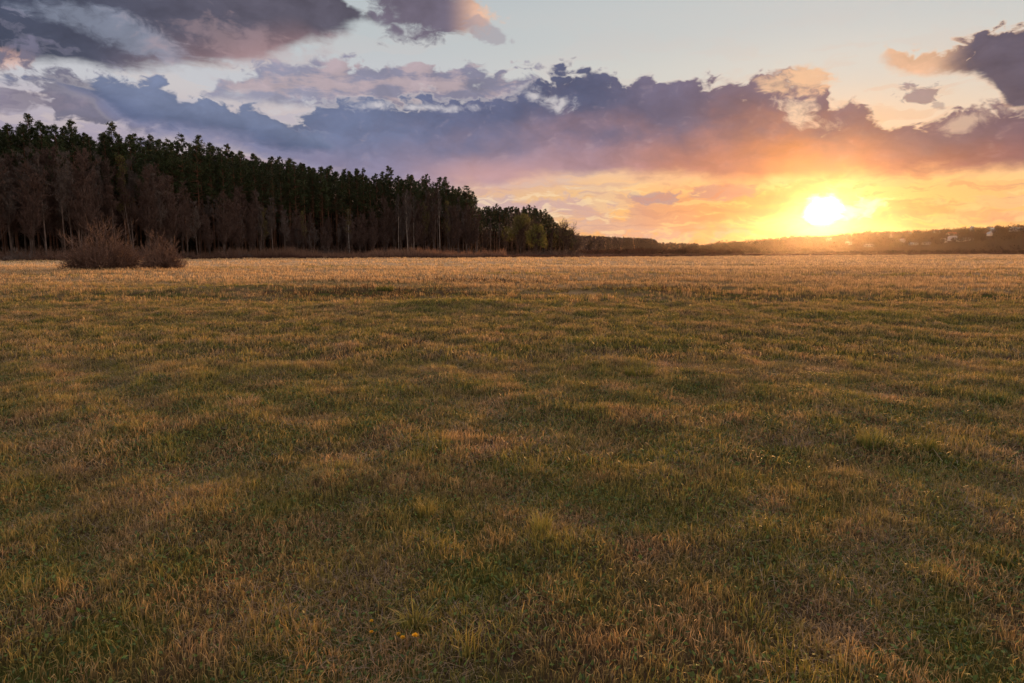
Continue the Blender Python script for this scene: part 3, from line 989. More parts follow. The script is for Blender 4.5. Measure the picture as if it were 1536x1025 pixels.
def pine_tree(seed, H=26.0, crown_from=0.5, rad=2.6, dead=10, tier=1.0):
    """slender forest pine: bare reddish trunk below, whorls of upturned branches with needle tufts above"""
    g = np.random.default_rng(seed)
    k = 10
    s = np.linspace(0, 1, k)
    wob = np.cumsum(g.normal(0, 0.05, (k, 2)), 0)
    T0 = np.stack([wob[:, 0] * s, wob[:, 1] * s, H * s], -1)[None]
    nb = 78
    hz_ = np.sort(crown_from + (0.985 - crown_from) * g.uniform(0, 1, nb) ** 0.85)
    az_ = g.uniform(0, 6.28, nb)
    t = (hz_ - crown_from) / (1 - crown_from)
    prof = np.interp(t, [0, 0.18, 0.45, 0.75, 0.92, 1], [0.85, 1.05, 0.90, 0.58, 0.30, 0.05])
    L = rad * prof * (1 + g.uniform(-0.42, 0.28, nb) * np.interp(t, [0, 0.7, 1], [1, 0.8, 0.3])) * (1 + 0.25 * np.sin(az_ + g.uniform(0, 6.28)))
    el_ = np.interp(t, [0, 0.5, 1], [-0.08, 0.15, 0.8]) + g.normal(0, 0.12, nb)
    b = np.stack([np.interp(hz_, s, T0[0, :, 0]), np.interp(hz_, s, T0[0, :, 1]), hz_ * H], -1)
    d = np.stack([np.cos(az_) * np.cos(el_), np.sin(az_) * np.cos(el_), np.sin(el_)], -1)
    ss = np.linspace(0, 1, 4)[None, :, None]
    B = b[:, None] + d[:, None] * ss * L[:, None, None] + np.array([0, 0, 0.22]) * ss ** 2 * L[:, None, None]
    # dead snags under the crown
    hd = g.uniform(min(0.22, crown_from * 0.5), crown_from, dead)
    ad = g.uniform(0, 6.28, dead)
    bd = np.stack([np.interp(hd, s, T0[0, :, 0]), np.interp(hd, s, T0[0, :, 1]), hd * H], -1)
    dd = np.stack([np.cos(ad), np.sin(ad), g.uniform(-0.3, 0.2, dead)], -1) * g.uniform(0.5, 1.6, dead)[:, None]
    D = bd[:, None] + dd[:, None] * ss
    trunk = cat2(tube(T0, taper(1, k, [0.21], [0.03]), 8), tube(B, taper(nb, 4, 0.012 * L + 0.02, np.full(nb, 0.012)), 3), tube(D, taper(dead, 4, np.full(dead, 0.03), np.full(dead, 0.01)), 3))
    # sub-branches, then tufts of needles at their ends
    S2, l2 = spawn(g, B, 5, 0.35, 1.0, 0.36, 0.7, 0.15, k=3, shrink=0.4, jitter=0.2, curve=0.3, minlen=0.25)
    c = np.concatenate([S2[:, 2], S2[:, 1], B[:, 3], B[:, 2]])
    lead = np.array([[0, 0, -q_] for q_ in (0.05, 0.4)])
    c = np.concatenate([c, T0[0, -1:] + lead])
    c = c[~((c[:, 2] > H * 0.93) & (g.uniform(0, 1, len(c)) < 0.45))]
    per = 8
    n = len(c) * per
    cc = np.repeat(c, per, 0) + g.normal(0, 0.11, (n, 3)) * np.array([1, 1, 0.55])
    dirn = g.normal(0, 1, (n, 3)) * np.array([1, 1, 0.6]) + np.array([0, 0, 0.4])
    dirn /= np.linalg.norm(dirn, axis=1, keepdims=True)
    side = np.cross(dirn, g.normal(0, 1, (n, 3)))
    side /= np.linalg.norm(side, axis=1, keepdims=True)
    ln = (g.uniform(0.20, 0.42, n) * tier)[:, None]
    wd = (g.uniform(0.035, 0.075, n) * tier)[:, None]
    V = np.stack([cc - side * wd * 0.4, cc + dirn * ln * 0.5 + side * wd, cc + dirn * ln, cc + dirn * ln * 0.5 - side * wd], 1).reshape(-1, 3)
    q = np.arange(n)[:, None] * 4
    T = np.concatenate([q + np.array([[0, 1, 2]]), q + np.array([[0, 2, 3]])])
    return [('trunk', mesh_obj('trunk', *trunk, M['pine_bark'])), ('crown', mesh_obj('crown', V, T, M['needle']))]


def willow_bush(seed, H, spread, stems=110, mat='twig_red', tw=0.014, nb=6, ntw=5, base=0.9, droop=0.0):
    """many arching stems from one rootstock"""
    g = np.random.default_rng(seed)
    k = 7
    s = np.linspace(0, 1, k)[None, :, None]
    a = g.uniform(0, 6.28, stems)
    r = np.sqrt(g.uniform(0, 1, stems))
    b = np.stack([np.cos(a) * r * base, np.sin(a) * r * base * 0.7, np.full(stems, -0.05)], -1)
    lean = r ** 0.8 * 1.30 + g.normal(0, 0.16, stems)
    lean = np.clip(lean, 0.0, 1.45)
    a2 = a + g.normal(0, 0.35, stems)
    d = np.stack([np.cos(a2) * np.sin(lean), np.sin(a2) * np.sin(lean), np.cos(lean)], -1)
    L = g.uniform(0.62, 0.92, stems) / np.sqrt((np.cos(lean) / H) ** 2 + (np.sin(lean) / (spread - base * 0.7)) ** 2)
    P = b[:, None] + d[:, None] * s * L[:, None, None] + (np.array([0, 0, -0.02 - droop]) + g.normal(0, 0.22, (stems, 1, 3)) * np.array([1, 1, 0.4])) * s ** 2 * L[:, None, None]
    P[..., 2] = np.maximum(P[..., 2], 0.05 + 0.0 * P[..., 2])
    S2, l2 = spawn(g, P, nb, 0.2, 0.95, 0.30, 0.9, 0.25, k=4, shrink=0.35, jitter=0.25, curve=0.25, minlen=0.25)
    S3, l3 = spawn(g, S2, ntw, 0.1, 1.0, 0.5, 0.7, 0.3, k=3, shrink=0.3, jitter=0.25, curve=0.15, minlen=0.2)
    st = tube(P, taper(stems, k, 0.006 * L + 0.008, np.full(stems, 0.005)), 3)
    tw_ = cat2(strips(S2, np.full(len(S2), tw * 1.3), g), strips(S3, np.full(len(S3), tw), g))
    return [('stems', mesh_obj('stems', *st, M['bark' if mat == 'twig_grey' else mat])), ('twigs', mesh_obj('twigs', *tw_, M[mat]))]


def put(name, label, cat, group, px, dist, parts, rz=None, s=1.0, sh=None, sink=0.05):
    x, y = ground_at(px, dist)
    z = float(gz(x, y)) - sink
    if rz is None:
        rz = float(rng.uniform(0, 6.28))
    return thing(name, label, cat, group, (x, y, z), rz, (s, s, sh if sh else s), parts)


def top_scale(py, dist, H):
    """height factor that puts a plant's top at a photo row"""
    return (HCAM + (377.0 - py) / FOC * dist * 0.99) / H


# ---- the pine forest: its edge runs from near left to the far centre
FP = np.array([-190, -60, 0, 100, 200, 300, 400, 500, 600, 680, 716], float)
FY = np.array([112, 122, 128, 134, 144, 155, 172, 196, 216, 236, 246], float)
SKP = np.array([-190, 0, 50, 100, 180, 250, 310, 400, 440, 500, 560, 590, 650, 690, 716], float)
SKY_ = np.array([160, 184, 190, 197, 206, 214, 222, 241, 246, 257, 266, 268, 274, 284, 300], float)
pines = [pine_tree(100 + i, 26.0, cf, rd, 12) for i, (cf, rd) in enumerate(((0.46, 2.6), (0.52, 2.3), (0.40, 2.8), (0.56, 2.1), (0.48, 3.0), (0.36, 2.5), (0.52, 2.6), (0.58, 2.3)))]

named_pines = {60: ('pine with a narrow rounded tip standing just above its neighbours near the left edge', 179),
               124: ('pine with a thin tip poking above the forest skyline above the big willow bush', 187),
               180: ('tallest pointed pine of the left skyline, standing clear above the small willow bush', 190),
               308: ('slim pine whose tip stands highest between the left bushes and the birch', 209),
               585: ('broad crowned pine rising highest over the forest near its right end', 252)}
PG = 'pines of the tall forest on the left'


def zone_of(px):
    if px < 95: return 'left of the big willow bush'
    if px < 275: return 'behind the two lone willows'
    if px < 400: return 'right of the small willow bush'
    if px < 515: return 'left of the white birch'
    if px < 590: return 'right of the white birch'
    if px < 650: return 'behind the pale aspens'
    return 'near its right-hand corner'


n_p = 0
for row, (off, step_, jit) in enumerate(((0, 2.9, 1.0), (3.2, 3.1, 1.3), (7, 3.6, 1.6), (12, 4.4, 2.0))):
    px = -70.0 + row * 3
    while px < 712:
        dist = float(np.interp(px, FP, FY)) + off + rng.uniform(-jit, jit)
        top = float(np.interp(px, SKP, SKY_)) + rng.normal(0, 4.0) + rng.choice([0, 0, 0, -5, 7])
        top += off * 0.25
        s = top_scale(top, dist, 26.0)
        vi = int(rng.integers(0, len(pines)))
        v = pines[vi]
        lk = ('full-crowned', 'slim', 'broad low-branched', 'thin high-crowned', 'wide-crowned', 'low-branched', 'ragged-crowned', 'narrow high-crowned')[vi]
        lbl = lk + (' pine in the forest\'s front rows ' if row < 2 else ' pine in the forest\'s rear rows ') + zone_of(px)
        gq = PG
        w = min(max(s, 0.75), 1.0) * rng.uniform(0.8, 1.0)
        x, y = ground_at(px, dist)
        thing('pine_tree', lbl, 'pine tree', gq, (x, y, float(gz(x, y)) - 0.1), float(rng.uniform(0, 6.28)), (w, w, s), v)
        n_p += 1
        # step along the forest edge: metres -> photo columns (the edge runs away from the camera)
        dpx = 1.0
        d0, d1 = np.interp(px, FP, FY), np.interp(px + 1, FP, FY)
        x0, x1 = (px - 768) / 1024 * d0, (px - 767) / 1024 * d1
        per_px = math.hypot(x1 - x0, d1 - d0)
        px += step_ / max(per_px, 0.1) * rng.uniform(0.7, 1.3)
for px, (lb, top) in named_pines.items():
    dist = float(np.interp(px, FP, FY)) + 2.0
    s = top_scale(top, dist, 26.0)
    put('pine_tree', lb, 'pine tree', PG, px, dist, pines[(px // 7) % 4], s=0.95, sh=s)
put('pine_tree', 'last pine at the right end of the tall forest, ragged branches open to the sky', 'pine tree', PG, 700, 241, pines[4], rz=1.0, s=1.15, sh=top_scale(281, 241, 26.0))
put('pine_tree', 'shorter pine leaning out at the forest corner below the last tall crown', 'pine tree', PG, 713, 247, pines[2], rz=2.0, s=1.0, sh=top_scale(297, 247, 26.0))
print('pines in the forest', n_p)

# ---- second, farther block of pines, behind the yellow-green tree
SK2 = np.array([700, 722, 750, 780, 800, 820, 832, 842, 862], float)
SK2Y = np.array([318, 313, 313, 313, 314, 320, 332, 343, 357], float)
px = 716.0
while px < 866:
    for off in (0, 6, 13):
        if px + off * 0.3 > 864:
            continue
        q = px + rng.uniform(-2, 2)
        dist = 385 + off + (px - 716) * 0.15
        s = top_scale(float(np.interp(q, SK2, SK2Y)) + rng.normal(0, 2.2), dist, 26.0)
        put('pine_tree', 'dark pine of the farther wood ' + ('left of the yellow-green domed tree' if q < 755 else 'behind the yellow-green domed tree' if q < 822 else 'right of the yellow-green domed trees'), 'pine tree', 'pines of the second wood', q, dist, pines[int(rng.integers(0, 8))], s=max(0.85, s), sh=s)
    px += 5.2 * rng.uniform(0.7, 1.3)

# ---- the pine wood a kilometre off: one mass
def mass_of_pines(name, label, pxs, dist, tops, jitter, n, seed, H=22.0, mat='needle', tris=70, wid=2.4, dfun=None, back=(0, 60), size=1.5):
    g = np.random.default_rng(seed)
    parts = []
    for i in range(n):
        px = g.uniform(pxs[0], pxs[-1])
        dd = (dfun(px) if dfun else dist) + g.uniform(*back)
        top = np.interp(px, pxs, tops) + g.normal(0, jitter)
        h = HCAM + (377 - top) / 1024 * dd
        x, y = ground_at(px, dd)
        z0 = float(gz(x, y))
        h = max(h - z0, 2.0)
        t = g.uniform(0.0, 1, tris) ** 0.8
        rr = wid * np.interp(t, [0, 0.3, 0.8, 1], [0.8, 1, 0.6, 0.05]) * np.sqrt(g.uniform(0, 1, tris))
        a = g.uniform(0, 6.28, tris)
        lo_ = 0.45 if dfun else 0.12
        c = np.stack([x + rr * np.cos(a), y + rr * np.sin(a), z0 + h * (lo_ + (1 - lo_) * t)], -1)
        parts.append(leaf_tris(g, c, size))
        parts.append(tube(np.array([[[x, y, z0 - 0.3], [x, y, z0 + h * 0.9]]]), np.array([[0.2, 0.05]]), 3))
    V, T = cat2(*parts)
    return tag(link(name, mesh_obj(name, V, T, M[mat])), label, 'wood', kind='stuff')


# ---- the dark inside of the woods, where no single tree can be told apart
def wood_inside(name, label, n, dist_fn, px0, px1, d0, d1, h0, h1, seed, c0, c1, tris=70, size=1.7):
    g = np.random.default_rng(seed)
    px = g.uniform(px0, px1, n)
    y = dist_fn(px) + g.uniform(d0, d1, n)
    x = (px - 768) / 1024 * y * 0.9915
    z = gz(x, y)
    h = g.uniform(h0, h1, n)
    i = np.repeat(np.arange(n), tris)
    N = n * tris
    t = g.uniform(0.0, 1, N)
    rr = (0.12 * h[i] * np.interp(t, [0, 0.4, 1], [0.9, 1.0, 0.15]) + 0.4) * np.sqrt(g.uniform(0, 1, N))
    a = g.uniform(0, 6.28, N)
    c = np.stack([x[i] + rr * np.cos(a), y[i] + rr * np.sin(a), z[i] + h[i] * t], -1)
    up = np.stack([np.cos(a) * 0.4, np.sin(a) * 0.4, np.ones(N)], -1) + g.normal(0, 0.35, (N, 3))
    up /= np.linalg.norm(up, axis=1, keepdims=True)
    sd = np.cross(up, g.normal(0, 1, (N, 3))); sd /= np.linalg.norm(sd, axis=1, keepdims=True)
    L = (size * g.uniform(0.6, 1.4, N))[:, None]
    V = np.stack([c - sd * L * 0.15, c + sd * L * 0.15, c + up * L], 1).reshape(-1, 3)
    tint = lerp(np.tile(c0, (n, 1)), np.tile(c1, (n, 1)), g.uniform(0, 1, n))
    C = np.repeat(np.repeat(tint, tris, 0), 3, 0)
    P = np.stack([np.stack([x, y, z - 0.3], -1), np.stack([x, y, z + h], -1)], 1)
    V2, T2 = tube(P, taper(n, 2, np.full(n, 0.16), np.full(n, 0.05)), 4)
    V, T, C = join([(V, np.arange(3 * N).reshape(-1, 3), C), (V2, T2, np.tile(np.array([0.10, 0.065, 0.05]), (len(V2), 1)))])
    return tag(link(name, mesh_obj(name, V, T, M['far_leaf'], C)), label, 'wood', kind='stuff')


ebend = lambda p: np.interp(p, FP, FY)
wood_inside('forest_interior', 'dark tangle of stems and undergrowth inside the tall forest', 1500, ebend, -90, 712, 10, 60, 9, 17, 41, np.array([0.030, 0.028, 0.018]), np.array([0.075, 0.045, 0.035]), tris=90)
wood_inside('second_wood_interior', 'dark tangle of stems and undergrowth inside the second wood', 300, lambda p: 385 + (p - 716) * 0.15, 712, 862, 6, 50, 8, 14, 42, np.array([0.030, 0.028, 0.018]), np.array([0.075, 0.045, 0.035]), tris=90, size=2.2)

mass_of_pines('forest_depth', 'dark unbroken pine crowns deep inside the tall forest', [-120, 0, 200, 400, 600, 700], 0, [210, 208, 228, 252, 283, 300], 4.0, 260, 45, mat='needle', tris=420, wid=2.3, dfun=ebend, back=(18, 48), size=0.9)
mass_of_pines('distant_wood', 'long level pine wood far off between the forest and the low hills', [848, 862, 872, 900, 940, 975, 983, 986], 1000, [352, 354, 354.5, 355.5, 357.5, 359, 361, 364], 0.6, 420, 5, mat='twig')
mass_of_pines('distant_trees', 'low hazy line of far trees in the dip before the hills', [984, 1000, 1020, 1040, 1056, 1070, 1090], 1050, [365, 365.5, 366, 367, 369, 368, 366], 1.0, 160, 6, mat='twig', wid=3.5)

# ---- bare broadleaved trees along the forest's foot
bare = [bare_tree(201, 15, 4.6, 0.22, 22, 0.55, 'twig'), bare_tree(202, 15, 4.0, 0.30, 20, 0.7, 'twig_grey'), bare_tree(203, 15, 5.4, 0.15, 26, 0.5, 'twig', stems=2),
        bare_tree(204, 15, 3.4, 0.35, 20, 0.9, 'twig_grey'), bare_tree(205, 15, 5.0, 0.2, 24, 0.5, 'twig', stems=3, nt_=7), bare_tree(206, 15, 3.0, 0.4, 18, 1.0, 'twig', stems=2)]
asp = [bare_tree(221, 15, 3.2, 0.45, 16, 1.0, 'twig_grey', bark='aspen'), bare_tree(222, 15, 3.8, 0.42, 18, 0.9, 'twig_grey', bark='aspen', stems=2)]
bare_bud = [bare_tree(211, 15, 4.2, 0.3, 20, 0.6, 'twig', leaves=2600), bare_tree(212, 15, 4.8, 0.25, 22, 0.5, 'twig', leaves=3600)]
BT = np.array([-120, 0, 40, 80, 130, 170, 230, 265, 300, 340, 400, 440, 520, 560, 590, 660, 700, 720], float)
BTY = np.array([200, 222, 238, 226, 240, 244, 250, 262, 300, 285, 292, 318, 318, 312, 296, 288, 305, 318], float)
BG = 'bare trees along the foot of the tall forest'
px = -60.0
k = 0
while px < 716:
    d0 = float(np.interp(px, FP, FY))
    per_px = math.hypot((1.0 / 1024) * d0, (np.interp(px + 1, FP, FY) - d0)) 
    for off, dt in ((-3.5, 0), (-7.5, 12)):
        q = px + rng.uniform(-6, 6)
        dist = d0 + off + rng.uniform(-1, 1)
        top = float(np.interp(q, BT, BTY)) + abs(rng.normal(0, 10)) + dt * rng.uniform(0.2, 2.2)
        s = top_scale(top, dist, 15.0)
        vi = int(rng.integers(0, len(bare)))
        v = bare[vi]
        look = ('brown leafless tree ', 'pale grey leafless tree ', 'forked brown leafless tree ', 'narrow grey leafless tree ', 'bushy many-stemmed leafless tree ', 'slim twin-stemmed leafless tree ')[vi]
        w = min(max(s, 0.35), 1.0) * rng.uniform(0.85, 1.1)
        put('bare_tree', look + 'at the forest\'s edge ' + zone_of(q), 'bare tree', BG, q, dist, v, s=w, sh=s)
        k += 1
    px += 3.6 / max(per_px, 0.1) * rng.uniform(0.6, 1.3)
print('bare trees', k)
NB = 'broadleaved trees that stand out from the forest foot'
for px, top, d, v, s_, lb in (
        (190, 246, -6, bare_bud[0], 0.75, 'tree with a faint yellow-green flush of leaves under the dark pines at left'),
        (52, 232, -6, bare[3], 0.75, 'tall narrow leafless tree with a thin pointed top near the left edge'),
        (110, 236, -7, bare[1], 1.0, 'broad leafless tree with a pale spreading crown behind the big willow bush'),
        (128, 234, -8, bare[2], 0.9, 'pale grey leafless tree just right of the broad one behind the willow bush'),
        (396, 312, -6, bare_bud[1], 0.55, 'small yellowish budding tree among leafless ones left of the birch'),
        (455, 322, -8, bare_bud[0], 0.5, 'low olive budding tree at the forest foot left of the white birch'),
        (598, 296, -9, asp[0], 0.9, 'tall pale-stemmed aspen left of the pair near the forest corner'),
        (612, 292, -10, asp[1], 0.9, 'tall pale-stemmed aspen in the middle of the grey group'),
        (621, 298, -8, asp[0], 0.9, 'slender grey aspen on the right of the pale-stemmed group'),
        (638, 303, -7, bare_bud[1], 0.72, 'olive-green budding tree between the pale aspens and the forest corner'),
        (660, 292, -9, asp[0], 0.95, 'tall leafless birch with a curving pale stem near the forest corner'),
        (672, 308, -8, bare_bud[0], 0.6, 'olive budding tree just right of the curving pale stem'),
        (700, 312, -7, bare[4], 0.9, 'wide reddish-brown leafless tree under the last tall pines')):
    dist = float(np.interp(px, FP, FY)) + d
    sh = top_scale(top, dist, 15.0)
    put('broadleaved_tree', lb, 'tree', NB, px, dist, v, s=s_, sh=sh)
birch = bare_tree(231, 12, 2.2, 0.42, 20, 0.4, 'twig', bark='birch', twigw=0.03, nb=5, nt_=6, leaves=700)
put('birch_tree', 'slender young birch with a bright white trunk against the dark forest', 'birch', None, 524, float(np.interp(524, FP, FY)) - 12, birch, rz=1.1, s=0.85, sh=top_scale(316, float(np.interp(524, FP, FY)) - 12, 12.0))

# ---- the two domed trees and the bare ones beside the second wood
def dome_tree(seed, H, W, leaves, mat='twig', leafmat='bud', lsize=0.3):
    g = np.random.default_rng(seed)
    parts = bare_tree(seed, H * 0.92, W * 0.62, 0.12, 26, 0.35, mat, stems=3, twigw=0.05, nb=7, nt_=7, ntw=2)
    if leaves:
        # leaf clumps on rounded lobes round the crown
        lobes = []
        for i in range(34):
            a = g.uniform(0, 6.28); e = g.uniform(-0.25, 1.45)
            lobes.append((math.cos(a) * math.cos(e) * W * 0.40, math.sin(a) * math.cos(e) * W * 0.40, H * 0.45 + math.sin(e) * H * 0.46, g.uniform(0.10, 0.19) * W))
        lobes = np.array(lobes)
        i = g.integers(0, len(lobes), leaves)
        d = g.normal(0, 1, (leaves, 3)); d /= np.linalg.norm(d, axis=1, keepdims=True)
        c = lobes[i, :3] + d * (lobes[i, 3] * g.uniform(0.2, 1, leaves) ** 0.5)[:, None]
        c = c[c[:, 2] > H * 0.22]
        parts.append(('leaves', mesh_obj('leaves', *leaf_tris(g, c, lsize), M[leafmat])))
    return parts


put('domed_tree', 'big yellow-green domed willow in young leaf in front of the second wood', 'willow tree', None, 781, 262, dome_tree(301, 15.6, 15.0, 9000), rz=0.4, s=0.92, sh=top_scale(323, 262, 15.6))
put('domed_tree', 'smaller yellow-green rounded willow joined to the right side of the big one', 'willow tree', None, 804, 256, dome_tree(302, 11.5, 9.5, 5000), rz=0.4, s=0.85, sh=top_scale(334, 256, 11.5))
put('domed_tree', 'brown round-crowned leafless tree at the right end of the second wood', 'bare tree', None, 849, 285, dome_tree(303, 12.5, 13.0, 1200, 'twig', 'bud', 0.2), rz=0.2, s=1.0, sh=top_scale(336, 285, 12.5))
gm = 'leafless trees beside the second wood'
for px, top, dist, v, s_, lb in ((735, 330, 275, bare[1], 0.95, 'grey-blue leafless tree just right of the tall forest corner'),
                                 (748, 338, 262, bare[3], 0.8, 'narrow grey leafless tree left of the big yellow-green willow'),
                                 (727, 345, 258, bare[4], 0.6, 'small reddish leafless tree at the foot of the tall forest corner'),
                                 (758, 346, 256, bare[0], 0.6, 'small brown leafless tree touching the big willow\'s left side'),
                                 (826, 346, 270, bare[5], 0.7, 'thin leafless tree between the two round crowns'),
                                 (866, 352, 320, bare[2], 0.75, 'leafless tree just right of the brown round crown'),
                                 (884, 360, 420, bare[4], 0.9, 'hazy grey leafless tree in front of the long distant wood'),
                                 (898, 364, 430, bare[0], 0.9, 'low pinkish leafless tree at the start of the distant scrub')):
    put('bare_tree', lb, 'bare tree', gm, px, dist, v, s=s_, sh=top_scale(top, dist, 15.0))

# ---- the two willow bushes standing alone in the field
bigb = willow_bush(401, 5.7, 3.6, 420, 'twig_red', 0.020, 10, 6, 1.7)
put('willow_bush', 'large bare reddish-brown willow bush standing alone in the pale field at left', 'bush', 'lone willow bushes in the field', 154, 61.5, bigb, rz=0.3, s=0.9, sh=1.0, sink=0.02)
smallb = willow_bush(402, 4.5, 2.25, 230, 'twig_red', 0.020, 10, 6, 0.8)
put('willow_bush', 'smaller bare willow bush just right of the large one in the field', 'bush', 'lone willow bushes in the field', 243, 61.8, smallb, rz=0.8, s=0.88, sh=1.04, sink=0.02)

# ---- round shrubs along the forest's foot
shr = [willow_bush(411, 3.2, 3.0, 60, 'twig', 0.03, 6, 4, 0.8), willow_bush(412, 3.2, 2.6, 60, 'twig_grey', 0.03, 6, 4, 0.8), willow_bush(413, 3.2, 3.2, 60, 'twig_red', 0.03, 6, 4, 0.9)]
SG = 'shrubs along the foot of the woods'
for i in range(64):
    px = rng.uniform(-40, 880) if i % 3 else rng.uniform(440, 880)
    if px < 716:
        dist = float(np.interp(px, FP, FY)) - rng.uniform(9, 13)
        lb = 'low leafless shrub at the forest\'s foot ' + zone_of(px)
        gq = SG
    else:
        dist = rng.uniform(235, 262)
        lb = 'low reddish leafless shrub in front of the second wood'
        gq = 'shrubs in front of the second wood'
    s = rng.uniform(0.6, 1.25) * (1.0 if px < 430 else 1.25)
    vi = int(rng.integers(0, 3))
    lb = lb.replace('low', ('low brown', 'low grey', 'low reddish')[vi]).replace('low reddish reddish', 'low reddish').replace('brown reddish', 'brown').replace('grey reddish', 'grey')
    put('shrub', lb, 'shrub', gq, px, dist, shr[vi], s=s, sh=s * rng.uniform(0.8, 1.1))


# ================================================================== reeds, scrub, far woods
def reeds(name, label, n, px0, px1, near, depth, h, w, cb, ct, seed, lean=0.12):
    g = np.random.default_rng(seed)
    px = g.uniform(px0, px1, n)
    e = np.interp(px, EX, EY)
    y = e + near + g.uniform(0, 1, n) * depth
    x = (px - 768) / 1024 * y * 0.9915
    clump = 0.75 + 0.35 * F3(x * 1.3, y * 1.3) + 0.25 * F2(x, y) + 0.2 * F4(x, y)
    hh = h * g.uniform(0.55, 1.15, n) * np.clip(clump, 0.35, 1.4)
    v = g.uniform(0.6, 1.3, n)[:, None]
    V, T, C = blades(x, y, gz(x, y), hh, w * (y / 150.0) * g.uniform(0.6, 1.4, n), g.uniform(0, 6.28, n), np.abs(g.normal(lean, 0.12, n)), np.tile(cb, (n, 1)) * v, np.tile(ct, (n, 1)) * v, g.uniform(0, 0.5, n), face=g.normal(0, 0.5, n))
    return tag(link(name, mesh_obj(name, V, T, M['straw'], C)), label, 'reeds', kind='stuff')


reeds('reeds', 'pale reddish dry reeds standing along the foot of the tall forest', 30000, -60, 760, 3.0, 10.0, 1.9, 0.05, np.array([0.10, 0.055, 0.040]), np.array([0.27, 0.155, 0.10]), 51)
reeds('reed_litter', 'low dark red-brown dead reeds at the field\'s far edge', 50000, -60, 1560, 0.0, 7.0, 0.55, 0.06, np.array([0.035, 0.016, 0.012]), np.array([0.115, 0.050, 0.036]), 52, 0.5)


def scrub(name, label, n, px0, px1, d0, d1, hmin, hmax, c0, c1, seed, tris=46, tsize=0.7, onhill=False, cat='scrub'):
    """far-off bushes and small trees that read as one mass: twiggy crowns of many small faces on short stems"""
    g = np.random.default_rng(seed)
    px = g.uniform(px0, px1, n)
    y = np.sqrt(g.uniform(d0 * d0, d1 * d1, n))
    x = (px - 768) / 1024 * y * 0.9915
    z = gz(x, y)
    h = g.uniform(hmin, hmax, n) * (0.85 + 0.25 * F4(x * 0.3, y * 0.1))
    N = n * tris
    i = np.repeat(np.arange(n), tris)
    d = g.normal(0, 1, (N, 3)); d /= np.linalg.norm(d, axis=1, keepdims=True)
    rad = g.uniform(0, 1, N) ** 0.4
    asp = g.uniform(0.35, 0.6, n)[i]
    c = np.stack([x[i], y[i], z[i]], -1) + d * np.stack([h[i] * asp, h[i] * asp, h[i] * 0.46], -1) * rad[:, None]
    c[:, 2] += h[i] * 0.5
    up = d * 0.6 + np.array([0, 0, 0.8]) + g.normal(0, 0.4, (N, 3))
    up /= np.linalg.norm(up, axis=1, keepdims=True)
    sd = np.cross(up, g.normal(0, 1, (N, 3))); sd /= np.linalg.norm(sd, axis=1, keepdims=True)
    L = (tsize * g.uniform(0.6, 1.5, N) * (h[i] / hmax * 0.5 + 0.6))[:, None]
    V = np.stack([c - sd * L * 0.14, c + sd * L * 0.14, c + up * L], 1).reshape(-1, 3)
    T = np.arange(3 * N).reshape(-1, 3)
    tint = lerp(np.tile(c0, (n, 1)), np.tile(c1, (n, 1)), g.uniform(0, 1, n)) * g.uniform(0.75, 1.3, n)[:, None]
    C = np.repeat(np.repeat(tint, tris, 0), 3, 0)
    P = np.stack([np.stack([x, y, z - 0.3], -1), np.stack([x, y, z + h * 0.6], -1)], 1)
    V2, T2 = tube(P, taper(n, 2, np.full(n, 0.12), np.full(n, 0.05)), 3)
    C2 = np.tile(np.array([0.08, 0.06, 0.05]), (len(V2), 1))
    V, T, C = join([(V, T, C), (V2, T2, C2)])
    return tag(link(name, mesh_obj(name, V, T, M['far_leaf'], C)), label, cat, kind='stuff')


c_red, c_brn, c_dk = np.array([0.095, 0.042, 0.032]), np.array([0.060, 0.034, 0.026]), np.array([0.028, 0.017, 0.014])
scrub('scrub', 'low reddish-brown leafless scrub in front of the distant pine wood', 900, 868, 1110, 330, 520, 1.8, 3.6, c_red, c_brn, 61)
scrub('low_scrub', 'dark low scrub along the far side of the field below the hills', 1500, 1040, 1620, 420, 760, 1.6, 3.0, c_dk, c_brn, 62, tris=34)
scrub('hill_wood', 'hazy brown leafless trees covering the low hills below the sun', 2600, 1030, 1700, 820, 1260, 5.0, 9.0, c_brn, c_dk * 1.4, 63, tris=60, tsize=1.7, cat='wood')

# ---- trees one can tell apart on the hills' skyline
sk = [bare_tree(501, 12, 5.0, 0.35, 16, 0.5, 'twig', twigw=0.16, nb=5, nt_=4, ntw=2), bare_tree(502, 12, 6.0, 0.55, 14, 0.3, 'twig', stems=2, twigw=0.16, nb=5, nt_=4, ntw=2)]
skp = pine_tree(503, 12, 0.15, 2.4, 2, 2.2)
for px, h, v, s, lb in ((1388, 9.5, skp, 0.8, 'dark pointed conifer alone on the hill skyline above the white sheds'),
                        (1405, 8.5, sk[1], 0.9, 'dark bushy tree on the hill skyline right of the pointed conifer'),
                        (1415, 10.0, sk[0], 0.7, 'small leafless tree on the hill skyline, third from the pointed conifer'),
                        (1501, 12.0, sk[0], 0.9, 'thin leafless tree reaching above the hilltop left of the tallest one'),
                        (1509, 10.5, sk[1], 0.8, 'low spreading leafless tree between the two above the hilltop'),
                        (1524, 15.5, sk[1], 1.0, 'tallest leafless tree with an open crown on the hilltop at right'),
                        (1134, 9.0, sk[0], 0.7, 'small tree on the low end of the hills left of the sun'),
                        (1210, 8.0, sk[1], 0.8, 'bushy tree on the skyline just left below the sun'),
                        (1258, 8.0, skp, 0.7, 'small dark tree on the skyline just right below the sun'),
                        (1348, 8.5, skp, 0.7, 'small dark tree on the skyline between the sun and the conifer'),
                        (1022, 12.0, sk[1], 1.2, 'rounded far tree standing above the low line in the dip')):
    d = 1225 if px > 1060 else 1040
    put('skyline_tree', lb, 'tree', 'trees on the skyline of the hills', px, d, v, s=s, sh=h / 12.0)


